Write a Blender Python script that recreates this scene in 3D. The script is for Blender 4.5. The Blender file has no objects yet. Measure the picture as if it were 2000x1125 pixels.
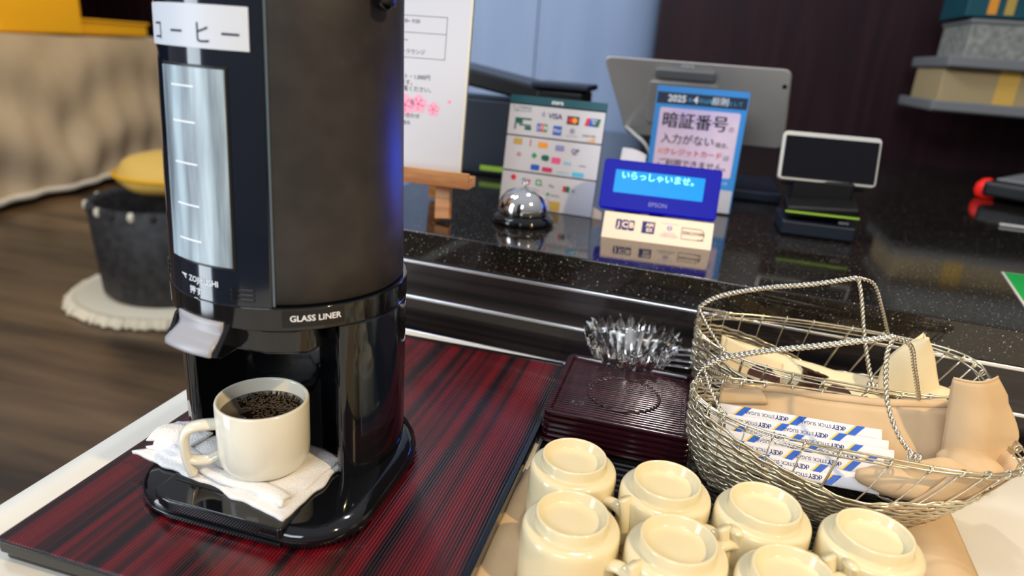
import bpy, bmesh, math, random
from math import sin, cos, pi, radians as rad, sqrt
from mathutils import Matrix, Vector, noise
random.seed(7)
SC = bpy.context.scene
COL = SC.collection

# ------------------------------------------------------------------ camera, world, lights, exposure
cd = bpy.data.cameras.new('camera'); cam = bpy.data.objects.new('camera', cd); COL.objects.link(cam)
cd.sensor_width = 36; cd.sensor_fit = 'HORIZONTAL'; cd.lens = 1320 / 2000 * 36; cd.clip_start = .02; cd.clip_end = 60
Yv = Vector((1382 - 1000, -(128 - 562.5), -1320)).normalized()
Xv = -Vector((-4105 - 1000, -(-285 - 562.5), -1320)).normalized()
Xv = (Xv - Yv * Xv.dot(Yv)).normalized(); Zv = Xv.cross(Yv)
cam.matrix_world = Matrix.Translation((0, 0, .405)) @ Matrix((Xv, Yv, Zv)).to_4x4()
cd.dof.use_dof = True; cd.dof.focus_distance = .66; cd.dof.aperture_fstop = 3.5
SC.camera = cam
SC.view_settings.view_transform = 'Standard'; SC.view_settings.look = 'None'; SC.view_settings.gamma = 1
SC.view_settings.use_curve_mapping = False; SC.view_settings.exposure = 0.0

def lin(c):
    return tuple((x / 12.92 if x <= .04045 else ((x + .055) / 1.055) ** 2.4) for x in c)
def rgb(r, g, b): return lin((r / 255, g / 255, b / 255)) + (1,)

w = bpy.data.worlds.new('world'); SC.world = w; w.use_nodes = True
nt = w.node_tree; bg = nt.nodes['Background']
tc = nt.nodes.new('ShaderNodeTexCoord'); sx = nt.nodes.new('ShaderNodeSeparateXYZ')
mr = nt.nodes.new('ShaderNodeMapRange'); mr.inputs[1].default_value = -.2; mr.inputs[2].default_value = .9
cr = nt.nodes.new('ShaderNodeValToRGB')
cr.color_ramp.elements[0].color = (.16, .13, .11, 1); cr.color_ramp.elements[1].color = (.50, .52, .58, 1)
nt.links.new(tc.outputs['Generated'], sx.inputs[0]); nt.links.new(sx.outputs['Z'], mr.inputs[0])
nt.links.new(mr.outputs[0], cr.inputs[0]); nt.links.new(cr.outputs[0], bg.inputs[0]); bg.inputs[1].default_value = .9

def light(name, kind, loc, target, energy, color, **k):
    l = bpy.data.lights.new(name, kind); l.energy = energy; l.color = color
    for a, v in k.items(): setattr(l, a, v)
    o = bpy.data.objects.new(name, l); COL.objects.link(o); o.location = loc
    d = Vector(target) - Vector(loc); o.rotation_euler = d.to_track_quat('-Z', 'Y').to_euler(); return o
# assumed, unseen sources: warm ceiling spotlight to the right of the camera, daylight window far on the left, pale window behind
light('assumed_ceiling_spotlight', 'SPOT', (1.15, -.08, 1.62), (-.05, .50, 0), 112, (1, .74, .38), spot_size=rad(50), spot_blend=.5, shadow_soft_size=.035)  # assumed lamp, judged from the warm patches; no fixture modelled
light('assumed_left_window_light', 'AREA', (-2.23, -.92, .45), (-.34, .42, .45), 40, (.80, .90, 1), shape='RECTANGLE', size=.62, size_y=2.3)  # area lamp for an assumed window, placed to reflect in the dispenser; none modelled
light('assumed_rear_window_light', 'AREA', (-.6, -2.6, 2.0), (0, .9, 0), 60, (.85, .92, 1), shape='RECTANGLE', size=1.6, size_y=1.0)  # area lamp for an assumed window behind the camera; no window is built
light('added_counter_downlight', 'SPOT', (.0, 1.6, 2.3), (0, 1.35, .142), 44, (1, .93, .85), spot_size=rad(70), spot_blend=.7, shadow_soft_size=.08)  # spot lamp added to light the counter top, without a fixture
light('added_buffet_downlight', 'SPOT', (-3.0, 3.2, 2.2), (-4.2, 4.0, 0), 150, (1, .80, .5), spot_size=rad(75), spot_blend=.8, shadow_soft_size=.1)  # unseen spot lamp added over the draped counter, without a fixture
light('wall_fill_light', 'AREA', (-1.5, .9, 1.9), (-.6, 2.6, .9), 30, (.74, .85, 1), shape='RECTANGLE', size=.9, size_y=.6)  # area lamp added to brighten the blue-grey wall; no window stands there

# ------------------------------------------------------------------ materials
def mat(name, color, rough=.5, metal=0, spec=.5, coat=0, emit=None, es=0, trans=0, ior=1.45, alpha=1, sub=0):
    m = bpy.data.materials.new(name); m.use_nodes = True
    b = m.node_tree.nodes['Principled BSDF']
    b.inputs['Base Color'].default_value = color; b.inputs['Roughness'].default_value = rough
    b.inputs['Metallic'].default_value = metal; b.inputs['Specular IOR Level'].default_value = spec
    b.inputs['Coat Weight'].default_value = coat; b.inputs['Coat Roughness'].default_value = .05
    b.inputs['Transmission Weight'].default_value = trans; b.inputs['IOR'].default_value = ior; b.inputs['Alpha'].default_value = alpha
    if emit: b.inputs['Emission Color'].default_value = emit; b.inputs['Emission Strength'].default_value = es
    if sub: b.inputs['Subsurface Weight'].default_value = sub; b.inputs['Subsurface Scale'].default_value = .01
    return m
def nodes(m): return m.node_tree, m.node_tree.nodes['Principled BSDF']
def noisy(m, c1, c2, scale=(1, 1, 1), nscale=10, detail=4, bump=0, bscale=None, lo=.35, hi=.65, bdist=.001):
    t, b = nodes(m); N = t.nodes.new; L = t.links.new
    co = N('ShaderNodeTexCoord'); mp = N('ShaderNodeMapping'); mp.inputs['Scale'].default_value = scale
    ns = N('ShaderNodeTexNoise'); ns.inputs['Scale'].default_value = nscale; ns.inputs['Detail'].default_value = detail
    r = N('ShaderNodeValToRGB'); r.color_ramp.elements[0].position = lo; r.color_ramp.elements[1].position = hi
    r.color_ramp.elements[0].color = c1; r.color_ramp.elements[1].color = c2
    L(co.outputs['Object'], mp.inputs[0]); L(mp.outputs[0], ns.inputs[0]); L(ns.outputs[0], r.inputs[0]); L(r.outputs[0], b.inputs['Base Color'])
    if bump:
        n2 = N('ShaderNodeTexNoise'); n2.inputs['Scale'].default_value = bscale or nscale * 4; n2.inputs['Detail'].default_value = 3
        bp = N('ShaderNodeBump'); bp.inputs['Strength'].default_value = bump; bp.inputs['Distance'].default_value = bdist
        L(mp.outputs[0], n2.inputs[0]); L(n2.outputs[0], bp.inputs['Height']); L(bp.outputs[0], b.inputs['Normal'])
    return m
M = {}
M['black_gloss'] = mat('black_gloss_plastic', rgb(14, 15, 18), .07, coat=.3)
M['panel_gloss'] = mat('navy_black_gloss_panel', rgb(16, 24, 36), .10, coat=.5)
M['matte'] = noisy(mat('charcoal_leatherette', rgb(48, 45, 43), .42), rgb(42, 39, 38), rgb(52, 48, 46), nscale=40, bump=.25, bscale=900, bdist=.0006)
M['dark'] = mat('dark_plastic', rgb(14, 14, 16), .35)
M['seam'] = mat('seam_rubber', rgb(90, 105, 115), .2)
M['grey_plastic'] = mat('warm_grey_plastic', rgb(158, 156, 160), .3)
M['strip'] = mat('satin_chrome_strip', (.9, .9, .92, 1), .28, metal=1)
M['chrome'] = mat('chrome', (.85, .84, .82, 1), .07, metal=1)
M['steel'] = mat('brushed_steel', (.7, .7, .72, 1), .22, metal=1)
M['white'] = mat('white_print', rgb(240, 242, 246), .5)
M['labelpaper'] = mat('label_paper', rgb(206, 209, 216), .45)
M['stickpaper'] = mat('stick_paper', rgb(222, 220, 222), .4)
M['ink'] = mat('dark_ink', rgb(28, 34, 50), .6)
M['cup'] = mat('cream_glaze_warm_lit', rgb(228, 214, 174), .13, coat=.3)  # same glaze as the mug, warm light put into the colour
M['mug'] = mat('cream_glaze_cool_lit', rgb(226, 220, 202), .13, coat=.3)  # same glaze as the cups, less yellow to suggest cooler light
M['coffee'] = mat('black_coffee', rgb(22, 12, 8), .04)
M['bubble'] = mat('coffee_bubble', rgb(104, 86, 62), .2)
M['towel'] = noisy(mat('white_terry', rgb(240, 236, 232), .95, spec=.1), rgb(225, 222, 220), rgb(244, 240, 236), nscale=30, bump=.8, bscale=700, bdist=.0015)
M['linen'] = noisy(mat('white_linen', rgb(224, 217, 202), .9, spec=.1), rgb(214, 208, 196), rgb(226, 220, 207), nscale=6, bump=.15, bscale=900)
M['beige'] = noisy(mat('beige_napkin', rgb(206, 176, 138), .9, spec=.1), rgb(198, 168, 130), rgb(212, 184, 146), nscale=14, bump=.2, bscale=1500, bdist=.0004)
M['cream'] = noisy(mat('cream_napkin', rgb(238, 220, 180), .9, spec=.1), rgb(230, 212, 172), rgb(240, 224, 188), nscale=14, bump=.2, bscale=1500, bdist=.0004)
M['wire'] = noisy(mat('champagne_wire', (.68, .60, .42, 1), .24, metal=.9), (.62, .55, .40, 1), (.80, .74, .58, 1), nscale=60)
M['wire_lt'] = mat('silver_gold_chain', (.80, .75, .62, 1), .2, metal=1)
M['glass'] = mat('cut_glass', (1, .99, .96, 1), .01, trans=1, ior=1.5)
M['window'] = noisy(mat('misted_level_window', rgb(150, 166, 176), .38), rgb(108, 118, 126), rgb(186, 204, 212), scale=(60, 60, 5), nscale=1.2, detail=6, bump=.2, bscale=5)
M['paper'] = mat('sign_paper', rgb(208, 206, 211), .45)
M['teal'] = mat('teal_card', rgb(24, 82, 92), .4)
M['wood'] = noisy(mat('pale_easel_wood', rgb(190, 130, 78), .4), rgb(165, 104, 58), rgb(205, 148, 92), scale=(6, 40, 40), nscale=2)
M['blue_case'] = mat('display_case_glow', rgb(4, 8, 84), .4, spec=.2, emit=rgb(0, 6, 255), es=.30)  # emission stands in for screen backlight bleeding through the case
M['lcd'] = mat('cyan_lcd', rgb(0, 30, 60), .3, spec=.2, emit=rgb(0, 165, 250), es=.95)
M['lcd_ink'] = mat('lcd_letter', rgb(200, 240, 255), .3, emit=rgb(120, 235, 255), es=1.3)
M['silver_case'] = noisy(mat('pewter_housing', rgb(198, 190, 180), .28, metal=.25), rgb(190, 184, 178), rgb(212, 204, 192), nscale=3)
M['silver_edge'] = mat('pale_edge', rgb(220, 214, 200), .3)
M['peach'] = mat('cream_card', rgb(250, 222, 196), .5)
M['sign_blue'] = mat('sign_blue', rgb(60, 150, 225), .4)
M['pink'] = noisy(mat('sign_pink', rgb(240, 214, 228), .5), rgb(222, 196, 232), rgb(248, 222, 230), nscale=8)
M['acrylic'] = mat('clear_acrylic', (.95, .98, 1, 1), .03, trans=1, ior=1.2)
M['yellow'] = mat('yellow_cloth', rgb(245, 180, 20), .7)
M['orange'] = mat('warm_yellow_cushion', rgb(240, 190, 90), .7)
M['beige_drape'] = noisy(mat('beige_drape', rgb(205, 185, 155), .9, spec=.1), rgb(196, 176, 146), rgb(212, 193, 164), nscale=3)
M['wicker'] = noisy(mat('dark_wicker', rgb(46, 44, 44), .6), rgb(36, 34, 34), rgb(60, 56, 54), nscale=30)
M['rug'] = mat('white_fringe', rgb(235, 220, 190), .95)
M['darkbrown'] = noisy(mat('dark_brown_wall_panel', rgb(40, 18, 22), .5, spec=.2), rgb(32, 12, 18), rgb(46, 22, 26), scale=(8, 8, .6), nscale=3)
M['bluewall'] = noisy(mat('blue_grey_panel', rgb(140, 156, 184), .35), rgb(132, 148, 176), rgb(148, 164, 190), scale=(3, 3, .4), nscale=1.5)
M['navy'] = mat('dark_navy_device', rgb(22, 30, 44), .4)
M['red'] = mat('red_plastic_glow', rgb(235, 40, 30), .4, emit=rgb(255, 30, 20), es=.25)  # faint glow added to plain red plastic, no lamp inside
M['green'] = mat('green_card', rgb(20, 165, 70), .5)
M['lime'] = mat('lime_strip', rgb(150, 190, 60), .5)
M['tan'] = mat('tan_carton', rgb(190, 165, 120), .7)
M['greytray'] = mat('grey_tray', rgb(128, 128, 126), .5)
M['news'] = noisy(mat('printed_grey_box', rgb(150, 150, 138), .7), rgb(120, 122, 114), rgb(172, 170, 158), nscale=60, lo=.3, hi=.7)
M['foil'] = noisy(mat('brown_foil_lid', rgb(64, 36, 28), .2, metal=.3), rgb(50, 26, 22), rgb(90, 56, 44), nscale=200)
M['choc'] = mat('brown_creamer', rgb(66, 34, 26), .25)
def flat(name, r, g, b, rough=.5): M[name] = mat(name, rgb(r, g, b), rough); return M[name]
for n_, c_ in dict(p_red=(225, 40, 50), p_orange=(245, 160, 50), p_blue=(30, 90, 190), p_navy=(30, 40, 110), p_green=(40, 150, 80), p_dgreen=(30, 100, 80), p_pink=(235, 90, 140), p_sakura=(248, 170, 195), p_grey=(150, 150, 165), p_cyan=(90, 190, 230), p_gold=(200, 165, 80), p_yellow=(245, 190, 30), p_crimson=(205, 50, 100), p_lilac=(140, 140, 190), p_darkband=(30, 44, 70)).items(): flat(n_, *c_)

def granite():
    m = mat('black_sparkle_granite', rgb(16, 16, 18), .075, spec=.8)
    t, b = nodes(m); N = t.nodes.new; L = t.links.new
    co = N('ShaderNodeTexCoord')
    outs = []
    for sc, th, f in ((260, .18, .75), (620, .22, .35)):
        v = N('ShaderNodeTexVoronoi'); v.inputs['Scale'].default_value = sc; L(co.outputs['Object'], v.inputs['Vector'])
        lt = N('ShaderNodeMath'); lt.operation = 'LESS_THAN'; L(v.outputs['Distance'], lt.inputs[0]); lt.inputs[1].default_value = th
        bw = N('ShaderNodeSeparateColor'); L(v.outputs['Color'], bw.inputs[0])
        g = N('ShaderNodeMath'); g.operation = 'GREATER_THAN'; L(bw.outputs[0], g.inputs[0]); g.inputs[1].default_value = .62
        mu = N('ShaderNodeMath'); mu.operation = 'MULTIPLY'; L(lt.outputs[0], mu.inputs[0]); L(g.outputs[0], mu.inputs[1])
        m2 = N('ShaderNodeMath'); m2.operation = 'MULTIPLY'; L(mu.outputs[0], m2.inputs[0]); L(bw.outputs[1], m2.inputs[1])
        m3 = N('ShaderNodeMath'); m3.operation = 'MULTIPLY'; L(m2.outputs[0], m3.inputs[0]); m3.inputs[1].default_value = f; outs.append(m3)
    ad = N('ShaderNodeMath'); ad.operation = 'ADD'; L(outs[0].outputs[0], ad.inputs[0]); L(outs[1].outputs[0], ad.inputs[1])
    mx = N('ShaderNodeMix'); mx.data_type = 'RGBA'; mx.inputs['A'].default_value = rgb(27, 23, 20); mx.inputs['B'].default_value = (.9, .88, .75, 1)
    L(ad.outputs[0], mx.inputs['Factor']); L(mx.outputs['Result'], b.inputs['Base Color']); return m
M['granite'] = granite()

def striped(name, dark, light, axis, fine, ridge, rough=.16, lo=.42, hi=.60, fineamt=.5):
    """lacquer with long grooves: broad colour streaks plus fine ribs (relief) across one axis"""
    m = mat(name, light, rough, coat=.25); t, b = nodes(m); N = t.nodes.new; L = t.links.new
    co = N('ShaderNodeTexCoord'); mp = N('ShaderNodeMapping')
    s = [.6, .6, .6]; s[axis] = 60; mp.inputs['Scale'].default_value = s
    ns = N('ShaderNodeTexNoise'); ns.inputs['Scale'].default_value = 1; ns.inputs['Detail'].default_value = 3
    L(co.outputs['Object'], mp.inputs[0]); L(mp.outputs[0], ns.inputs[0])
    r = N('ShaderNodeValToRGB'); r.color_ramp.elements[0].position = lo; r.color_ramp.elements[1].position = hi
    r.color_ramp.elements[0].color = dark; r.color_ramp.elements[1].color = light; L(ns.outputs[0], r.inputs[0])
    wv = N('ShaderNodeTexWave'); wv.wave_type = 'BANDS'; wv.bands_direction = 'XYZ'[axis]; wv.inputs['Scale'].default_value = fine
    wv.inputs['Distortion'].default_value = 0
    m2 = N('ShaderNodeMapping'); L(co.outputs['Object'], m2.inputs[0])
    # slow waver of the ribs
    n3 = N('ShaderNodeTexNoise'); n3.inputs['Scale'].default_value = 7; L(co.outputs['Object'], n3.inputs[0])
    va = N('ShaderNodeVectorMath'); va.operation = 'SCALE'; L(n3.outputs['Color'], va.inputs[0]); va.inputs['Scale'].default_value = .004
    vb = N('ShaderNodeVectorMath'); vb.operation = 'ADD'; L(m2.outputs[0], vb.inputs[0]); L(va.outputs[0], vb.inputs[1]); L(vb.outputs[0], wv.inputs[0])
    mx = N('ShaderNodeMix'); mx.data_type = 'RGBA'; mx.blend_type = 'MULTIPLY'; mx.inputs['Factor'].default_value = fineamt
    L(r.outputs[0], mx.inputs['A']); L(wv.outputs['Color'], mx.inputs['B']); L(mx.outputs['Result'], b.inputs['Base Color'])
    bp = N('ShaderNodeBump'); bp.inputs['Strength'].default_value = ridge; bp.inputs['Distance'].default_value = .0006
    L(wv.outputs['Fac'], bp.inputs['Height']); L(bp.outputs[0], b.inputs['Normal']); L(bp.outputs[0], b.inputs['Coat Normal']); return m
M['tray'] = striped('red_black_lacquer', rgb(26, 8, 14), rgb(112, 14, 24), 0, 110, .35, rough=.2, lo=.40, hi=.56, fineamt=.75)
M['saucer'] = striped('aubergine_lacquer', rgb(38, 12, 20), rgb(56, 18, 28), 1, 62, 1.0, rough=.16, fineamt=.25)
M['laminate'] = striped('black_brown_laminate', rgb(24, 22, 24), rgb(48, 42, 42), 2, 40, 0, rough=.22, fineamt=0)
M['floor'] = noisy(mat('dark_wood_floor', rgb(90, 68, 46), .3), rgb(58, 44, 32), rgb(118, 92, 64), scale=(.35, 3, 1), nscale=2.2)

# ------------------------------------------------------------------ geometry helpers
def link(o, parent=None):
    COL.objects.link(o)
    if parent: o.parent = parent
    return o
def add(name, V, F, m, parent=None, smooth=False, world=True, bevel=0, seg=2, sub=0, solid=0, auto=None, mi=None):
    """one mesh object; with world=True the vertices are world points and are moved into the (unrotated) parent's space"""
    if world and parent is not None:
        off = Vector((0, 0, 0)); p = parent
        while p: off += Vector(p.location); p = p.parent
        V = [Vector(v) - off for v in V]; loc = None
    elif parent is None:
        xs = [v[0] for v in V]; ys = [v[1] for v in V]; zs = [v[2] for v in V]
        loc = Vector(((min(xs) + max(xs)) / 2, (min(ys) + max(ys)) / 2, min(zs))); V = [Vector(v) - loc for v in V]
    else: loc = None
    me = bpy.data.meshes.new(name); me.from_pydata([tuple(v) for v in V], [], F); me.validate()
    bm = bmesh.new(); bm.from_mesh(me); bmesh.ops.recalc_face_normals(bm, faces=bm.faces); bm.to_mesh(me); bm.free()
    if m:
        for q in (m if isinstance(m, (list, tuple)) else [m]): me.materials.append(q)
    if mi:
        for p, i in zip(me.polygons, mi): p.material_index = i
    if smooth: me.polygons.foreach_set('use_smooth', [True] * len(me.polygons))
    o = bpy.data.objects.new(name, me); link(o, parent)
    if loc is not None: o.location = loc
    if solid:
        s = o.modifiers.new('thickness', 'SOLIDIFY'); s.thickness = solid; s.offset = 0
    if bevel:
        b = o.modifiers.new('bevel', 'BEVEL'); b.width = bevel; b.segments = seg; b.limit_method = 'ANGLE'; b.angle_limit = rad(40)
        me.polygons.foreach_set('use_smooth', [True] * len(me.polygons))
        b.harden_normals = True
    if sub:
        s = o.modifiers.new('smooth', 'SUBSURF'); s.levels = sub; s.render_levels = sub
    return o
def tag(o, label=None, cat=None, group=None, kind=None):
    if label: o['label'] = label
    if cat: o['category'] = cat
    if group: o['group'] = group
    if kind: o['kind'] = kind
    return o
def thing(name, label, cat, loc=(0, 0, 0), rz=0, group=None):
    o = bpy.data.objects.new(name, None); o.empty_display_size = .02; link(o); o.location = loc; o.rotation_euler = (0, 0, rz)
    return tag(o, label, cat, group)
def copy_tree(o, parent=None):
    c = o.copy(); COL.objects.link(c); c.parent = parent
    for ch in [x for x in KIDS.get(o.name, [])]: copy_tree(ch, c)
    return c
KIDS = {}
def index_kids():
    KIDS.clear()
    for x in bpy.data.objects:
        if x.parent: KIDS.setdefault(x.parent.name, []).append(x)
def box(c, s, R=None):
    V = [Vector((sx * s[0] / 2, sy * s[1] / 2, sz * s[2] / 2)) for sx in (-1, 1) for sy in (-1, 1) for sz in (-1, 1)]
    if R: V = [R @ v for v in V]
    V = [v + Vector(c) for v in V]
    return V, [(0, 1, 3, 2), (4, 6, 7, 5), (0, 4, 5, 1), (2, 3, 7, 6), (0, 2, 6, 4), (1, 5, 7, 3)]
def merge(*parts):
    V, F = [], []
    for v, f in parts:
        n = len(V); V += list(v); F += [tuple(i + n for i in q) for q in f]
    return V, F
def lathe(prof, n=48, c=(0, 0, 0)):
    V, F = [], []
    for r, z in prof:
        for k in range(n):
            a = 2 * pi * k / n; V.append(Vector((c[0] + r * cos(a), c[1] + r * sin(a), c[2] + z)))
    for i in range(len(prof) - 1):
        for k in range(n):
            k2 = (k + 1) % n; F.append((i * n + k, i * n + k2, (i + 1) * n + k2, (i + 1) * n + k))
    if prof[0][0] > 1e-6: F.append(tuple(range(n)))
    if prof[-1][0] > 1e-6: F.append(tuple((len(prof) - 1) * n + k for k in range(n)))
    return V, F
def prism(poly, z0, z1):
    n = len(poly); V = [Vector((x, y, z0)) for x, y in poly] + [Vector((x, y, z1)) for x, y in poly]
    return V, [tuple(range(n)), tuple(range(n, 2 * n))] + [(i, (i + 1) % n, (i + 1) % n + n, i + n) for i in range(n)]
def frames(P, closed=False):
    P = [Vector(p) for p in P]; n = len(P); T = []
    for i in range(n):
        a = P[i - 1] if (i or closed) else P[0]; b = P[(i + 1) % n] if (i < n - 1 or closed) else P[-1]
        T.append((b - a).normalized())
    up = Vector((0, 0, 1)) if abs(T[0].z) < .9 else Vector((1, 0, 0))
    N = [(up - T[0] * up.dot(T[0])).normalized()]
    for i in range(1, n): v = N[-1] - T[i] * N[-1].dot(T[i]); N.append(v.normalized())
    return P, T, N
def tube(P, r, n=6, closed=False, flat=1, caps=True):
    P, T, N = frames(P, closed); V, F = [], []
    rr = r if isinstance(r, (list, tuple)) else [r] * len(P)
    for i, (p, t, u) in enumerate(zip(P, T, N)):
        b = t.cross(u)
        for k in range(n):
            a = 2 * pi * k / n; V.append(p + u * cos(a) * rr[i] + b * sin(a) * rr[i] * flat)
    m = len(P)
    for i in range(m if closed else m - 1):
        j = (i + 1) % m
        for k in range(n): F.append((i * n + k, i * n + (k + 1) % n, j * n + (k + 1) % n, j * n + k))
    if caps and not closed: F += [tuple(range(n)), tuple((m - 1) * n + k for k in range(n))]
    return V, F
def catmull(P, k=8):
    P = [Vector(p) for p in P]; Q = [P[0] * 2 - P[1]] + P + [P[-1] * 2 - P[-2]]; out = []
    for i in range(1, len(Q) - 2):
        for j in range(k):
            t = j / k; a, b, c, d = Q[i - 1:i + 3]
            out.append(.5 * ((2 * b) + (c - a) * t + (2 * a - 5 * b + 4 * c - d) * t * t + (3 * b - a - 3 * c + d) * t ** 3))
    return out + [P[-1]]
def resample(P, step):
    L = [0]
    for a, b in zip(P, P[1:]): L.append(L[-1] + (b - a).length)
    n = max(2, int(L[-1] / step)); out = []; j = 0
    for i in range(n + 1):
        s = L[-1] * i / n
        while j < len(P) - 2 and L[j + 1] < s: j += 1
        f = (s - L[j]) / max(1e-9, L[j + 1] - L[j]); out.append(P[j].lerp(P[j + 1], min(1, max(0, f))))
    return out
def rope(P, R=.0012, r=.00095, pitch=.0075, strands=3, side=0):
    """twisted rope chain: strands wound round the path"""
    P = resample(catmull(P, 10), pitch / 8); P, T, N = frames(P); parts = []
    for s in range(strands):
        Q = []
        for i, (p, t, u) in enumerate(zip(P, T, N)):
            b = t.cross(u); a = 2 * pi * (i / 8 + s / strands); Q.append(p + b * side + u * R * cos(a) + b * R * sin(a))
        parts.append(tube(Q, r, 5))
    return merge(*parts)
def surf(f, nu, nv):
    V = [Vector(f(i / nu, j / nv)) for i in range(nu + 1) for j in range(nv + 1)]
    return V, [(i * (nv + 1) + j, (i + 1) * (nv + 1) + j, (i + 1) * (nv + 1) + j + 1, i * (nv + 1) + j + 1) for i in range(nu) for j in range(nv)]
def rrect(w, h, r, n=6, cx=0, cy=0):
    out = []
    for sx, sy, a0 in ((1, 1, 0), (-1, 1, 90), (-1, -1, 180), (1, -1, 270)):
        for k in range(n + 1):
            a = rad(a0 + 90 * k / n); out.append((cx + sx * (w / 2 - r) + r * cos(a), cy + sy * (h / 2 - r) + r * sin(a)))
    return out
def blerp(q, u, v):  # q = BL, BR, TR, TL
    return (q[0] * (1 - u) + q[1] * u) * (1 - v) + (q[3] * (1 - u) + q[2] * u) * v
def textgeo(s, size=1.0, align='CENTER', bold=0):
    c = bpy.data.curves.new('t', 'FONT'); c.body = s; c.size = size; c.align_x = align; c.align_y = 'CENTER'; c.resolution_u = 3
    if bold: c.offset = bold * size
    o = bpy.data.objects.new('t', c); COL.objects.link(o)
    me = bpy.data.meshes.new_from_object(o.evaluated_get(bpy.context.evaluated_depsgraph_get()))
    V = [v.co.copy() for v in me.vertices]; F = [tuple(p.vertices) for p in me.polygons]
    bpy.data.objects.remove(o); bpy.data.curves.remove(c); bpy.data.meshes.remove(me)
    return V, F
def frame_plane(o, u, v):
    """matrix whose local x, y lie along u, v and z stands off the plane"""
    u = Vector(u).normalized(); v = Vector(v); v = (v - u * v.dot(u)).normalized(); n = u.cross(v)
    return Matrix(((u.x, v.x, n.x, o[0]), (u.y, v.y, n.y, o[1]), (u.z, v.z, n.z, o[2]), (0, 0, 0, 1)))
def on(mx, geo, dz=0): return [mx @ (v + Vector((0, 0, dz))) for v in geo[0]], geo[1]
def poly2(pts): return [Vector((x, y, 0)) for x, y in pts], [tuple(range(len(pts)))]
def rect2(cx, cy, w, h, r=0): return poly2(rrect(w, h, r, 4, cx, cy) if r else [(cx - w / 2, cy - h / 2), (cx + w / 2, cy - h / 2), (cx + w / 2, cy + h / 2), (cx - w / 2, cy + h / 2)])
def disc2(cx, cy, r, n=20): return poly2([(cx + r * cos(2 * pi * k / n), cy + r * sin(2 * pi * k / n)) for k in range(n)])
def at2(geo, x, y): return [v + Vector((x, y, 0)) for v in geo[0]], geo[1]
def slab(mx, pts, t):  # plate under the plane
    V, F = prism(pts, -t, 0); return [mx @ v for v in V], F
class Print:
    """flat print on a sign: pieces collected per material, linked as few parts"""
    def __init__(s, mx, parent): s.mx, s.parent, s.d, s.k = mx, parent, {}, 0
    def put(s, m, geo, name='printed_mark', lift=1): s.d.setdefault((name, m, lift), []).append(geo); return s
    def rect(s, m, cx, cy, w, h, r=0, **k): return s.put(m, rect2(cx, cy, w, h, r), **k)
    def disc(s, m, cx, cy, r, **k): return s.put(m, disc2(cx, cy, r), **k)
    def text(s, m, t, x, y, size, align='CENTER', bold=0, name='lettering', lift=2):
        if any(ord(c) > 0x3000 for c in t):  # strokes thickened by a second, shifted print
            s.put(m, merge(at2(textgeo(t, size, align), x - bold * size * .5, y), at2(textgeo(t, size, align), x + bold * size * .5, y + bold * size * .3)) if bold else at2(textgeo(t, size, align), x, y), name, lift); return s
        return s.put(m, at2(textgeo(t, size, align, bold), x, y), name, lift)
    def done(s):
        for (name, m, lift), gs in s.d.items():
            for g in gs: add(name, *on(s.mx, g, .0002 * lift), M[m], s.parent)

# ------------------------------------------------------------------ the setting
tag(add('floor', *box((-2, 3, -.765), (16, 14, .03)), M['floor']), kind='structure')
tag(add('wall_left', *box((-8.2, 5, .4), (.1, 9, 2.4)), M['darkbrown']), kind='structure')
tag(add('wall_far', *box((-4.6, 8.2, .4), (7.2, .1, 2.4)), M['darkbrown']), kind='structure')

# counter (top slab with bull-nose, chrome strips, laminate planks)
CAo = Vector((-.1, .895, 0)); CDx = Vector((cos(-.065), sin(-.065), 0)); CNy = Vector((-CDx.y, CDx.x, 0))
def CL(x, y, z): return CAo + CDx * x + CNy * y + Vector((0, 0, z))
def cbox(x0, x1, y0, y1, z0, z1):
    V = [CL(x, y, z) for x in (x0, x1) for y in (y0, y1) for z in (z0, z1)]
    return V, [(0, 1, 3, 2), (4, 6, 7, 5), (0, 4, 5, 1), (2, 3, 7, 6), (0, 2, 6, 4), (1, 5, 7, 3)]
tag(add('wall_back', *cbox(-.205, 3.2, 1.735, 1.87, -.75, 2.25), M['darkbrown']), kind='structure')
tag(add('wall_alcove', *cbox(-1.50, -.659, 1.735, 1.82, -.75, 2.25), M['bluewall']), kind='structure')
# flat panel whose right edge rounds back to the dark wall
ap = [(-.655, 1.82), (-.655, 1.735)] + [(-.385 + .175 * sin(rad(9 * k)), 1.815 - .080 * cos(rad(9 * k))) for k in range(11)] + [(-.21, 1.82)]
tag(add('wall_alcove_right', *prism([tuple(CL(x, y, 0).xy) for x, y in ap], -.75, 2.25), M['bluewall'], bevel=.0005), kind='structure')
counter = thing('service_counter', 'long black granite topped counter with dark planks and chrome strips on its front', 'counter', (-.1, .895, -.75))
add('granite_top', *cbox(-.46, 2.3, -.004, 1.73, .098, .142), M['granite'], counter, bevel=.0025, seg=3)
add('granite_top', *cbox(-.46, 2.3, -.0005, .02, .0965, .0978), M['dark'], counter)
for z0, z1 in ((.0385, .0905), (-.0195, .0325), (-.08, -.0255), (-.40, -.086), (-.75, -.406)):
    add('front_plank', *cbox(-.46, 2.3, 0, .02, z0, z1), M['laminate'], counter)
for z in (.0935, .0355, -.0225): add('chrome_strip', *cbox(-.46, 2.3, -.003, .01, z - .0028, z + .0028), M['strip'], counter, bevel=.0022, seg=4)
add('counter_body', *cbox(-.455, 2.29, .02, 1.725, -.75, .0975), M['dark'], counter)

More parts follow.
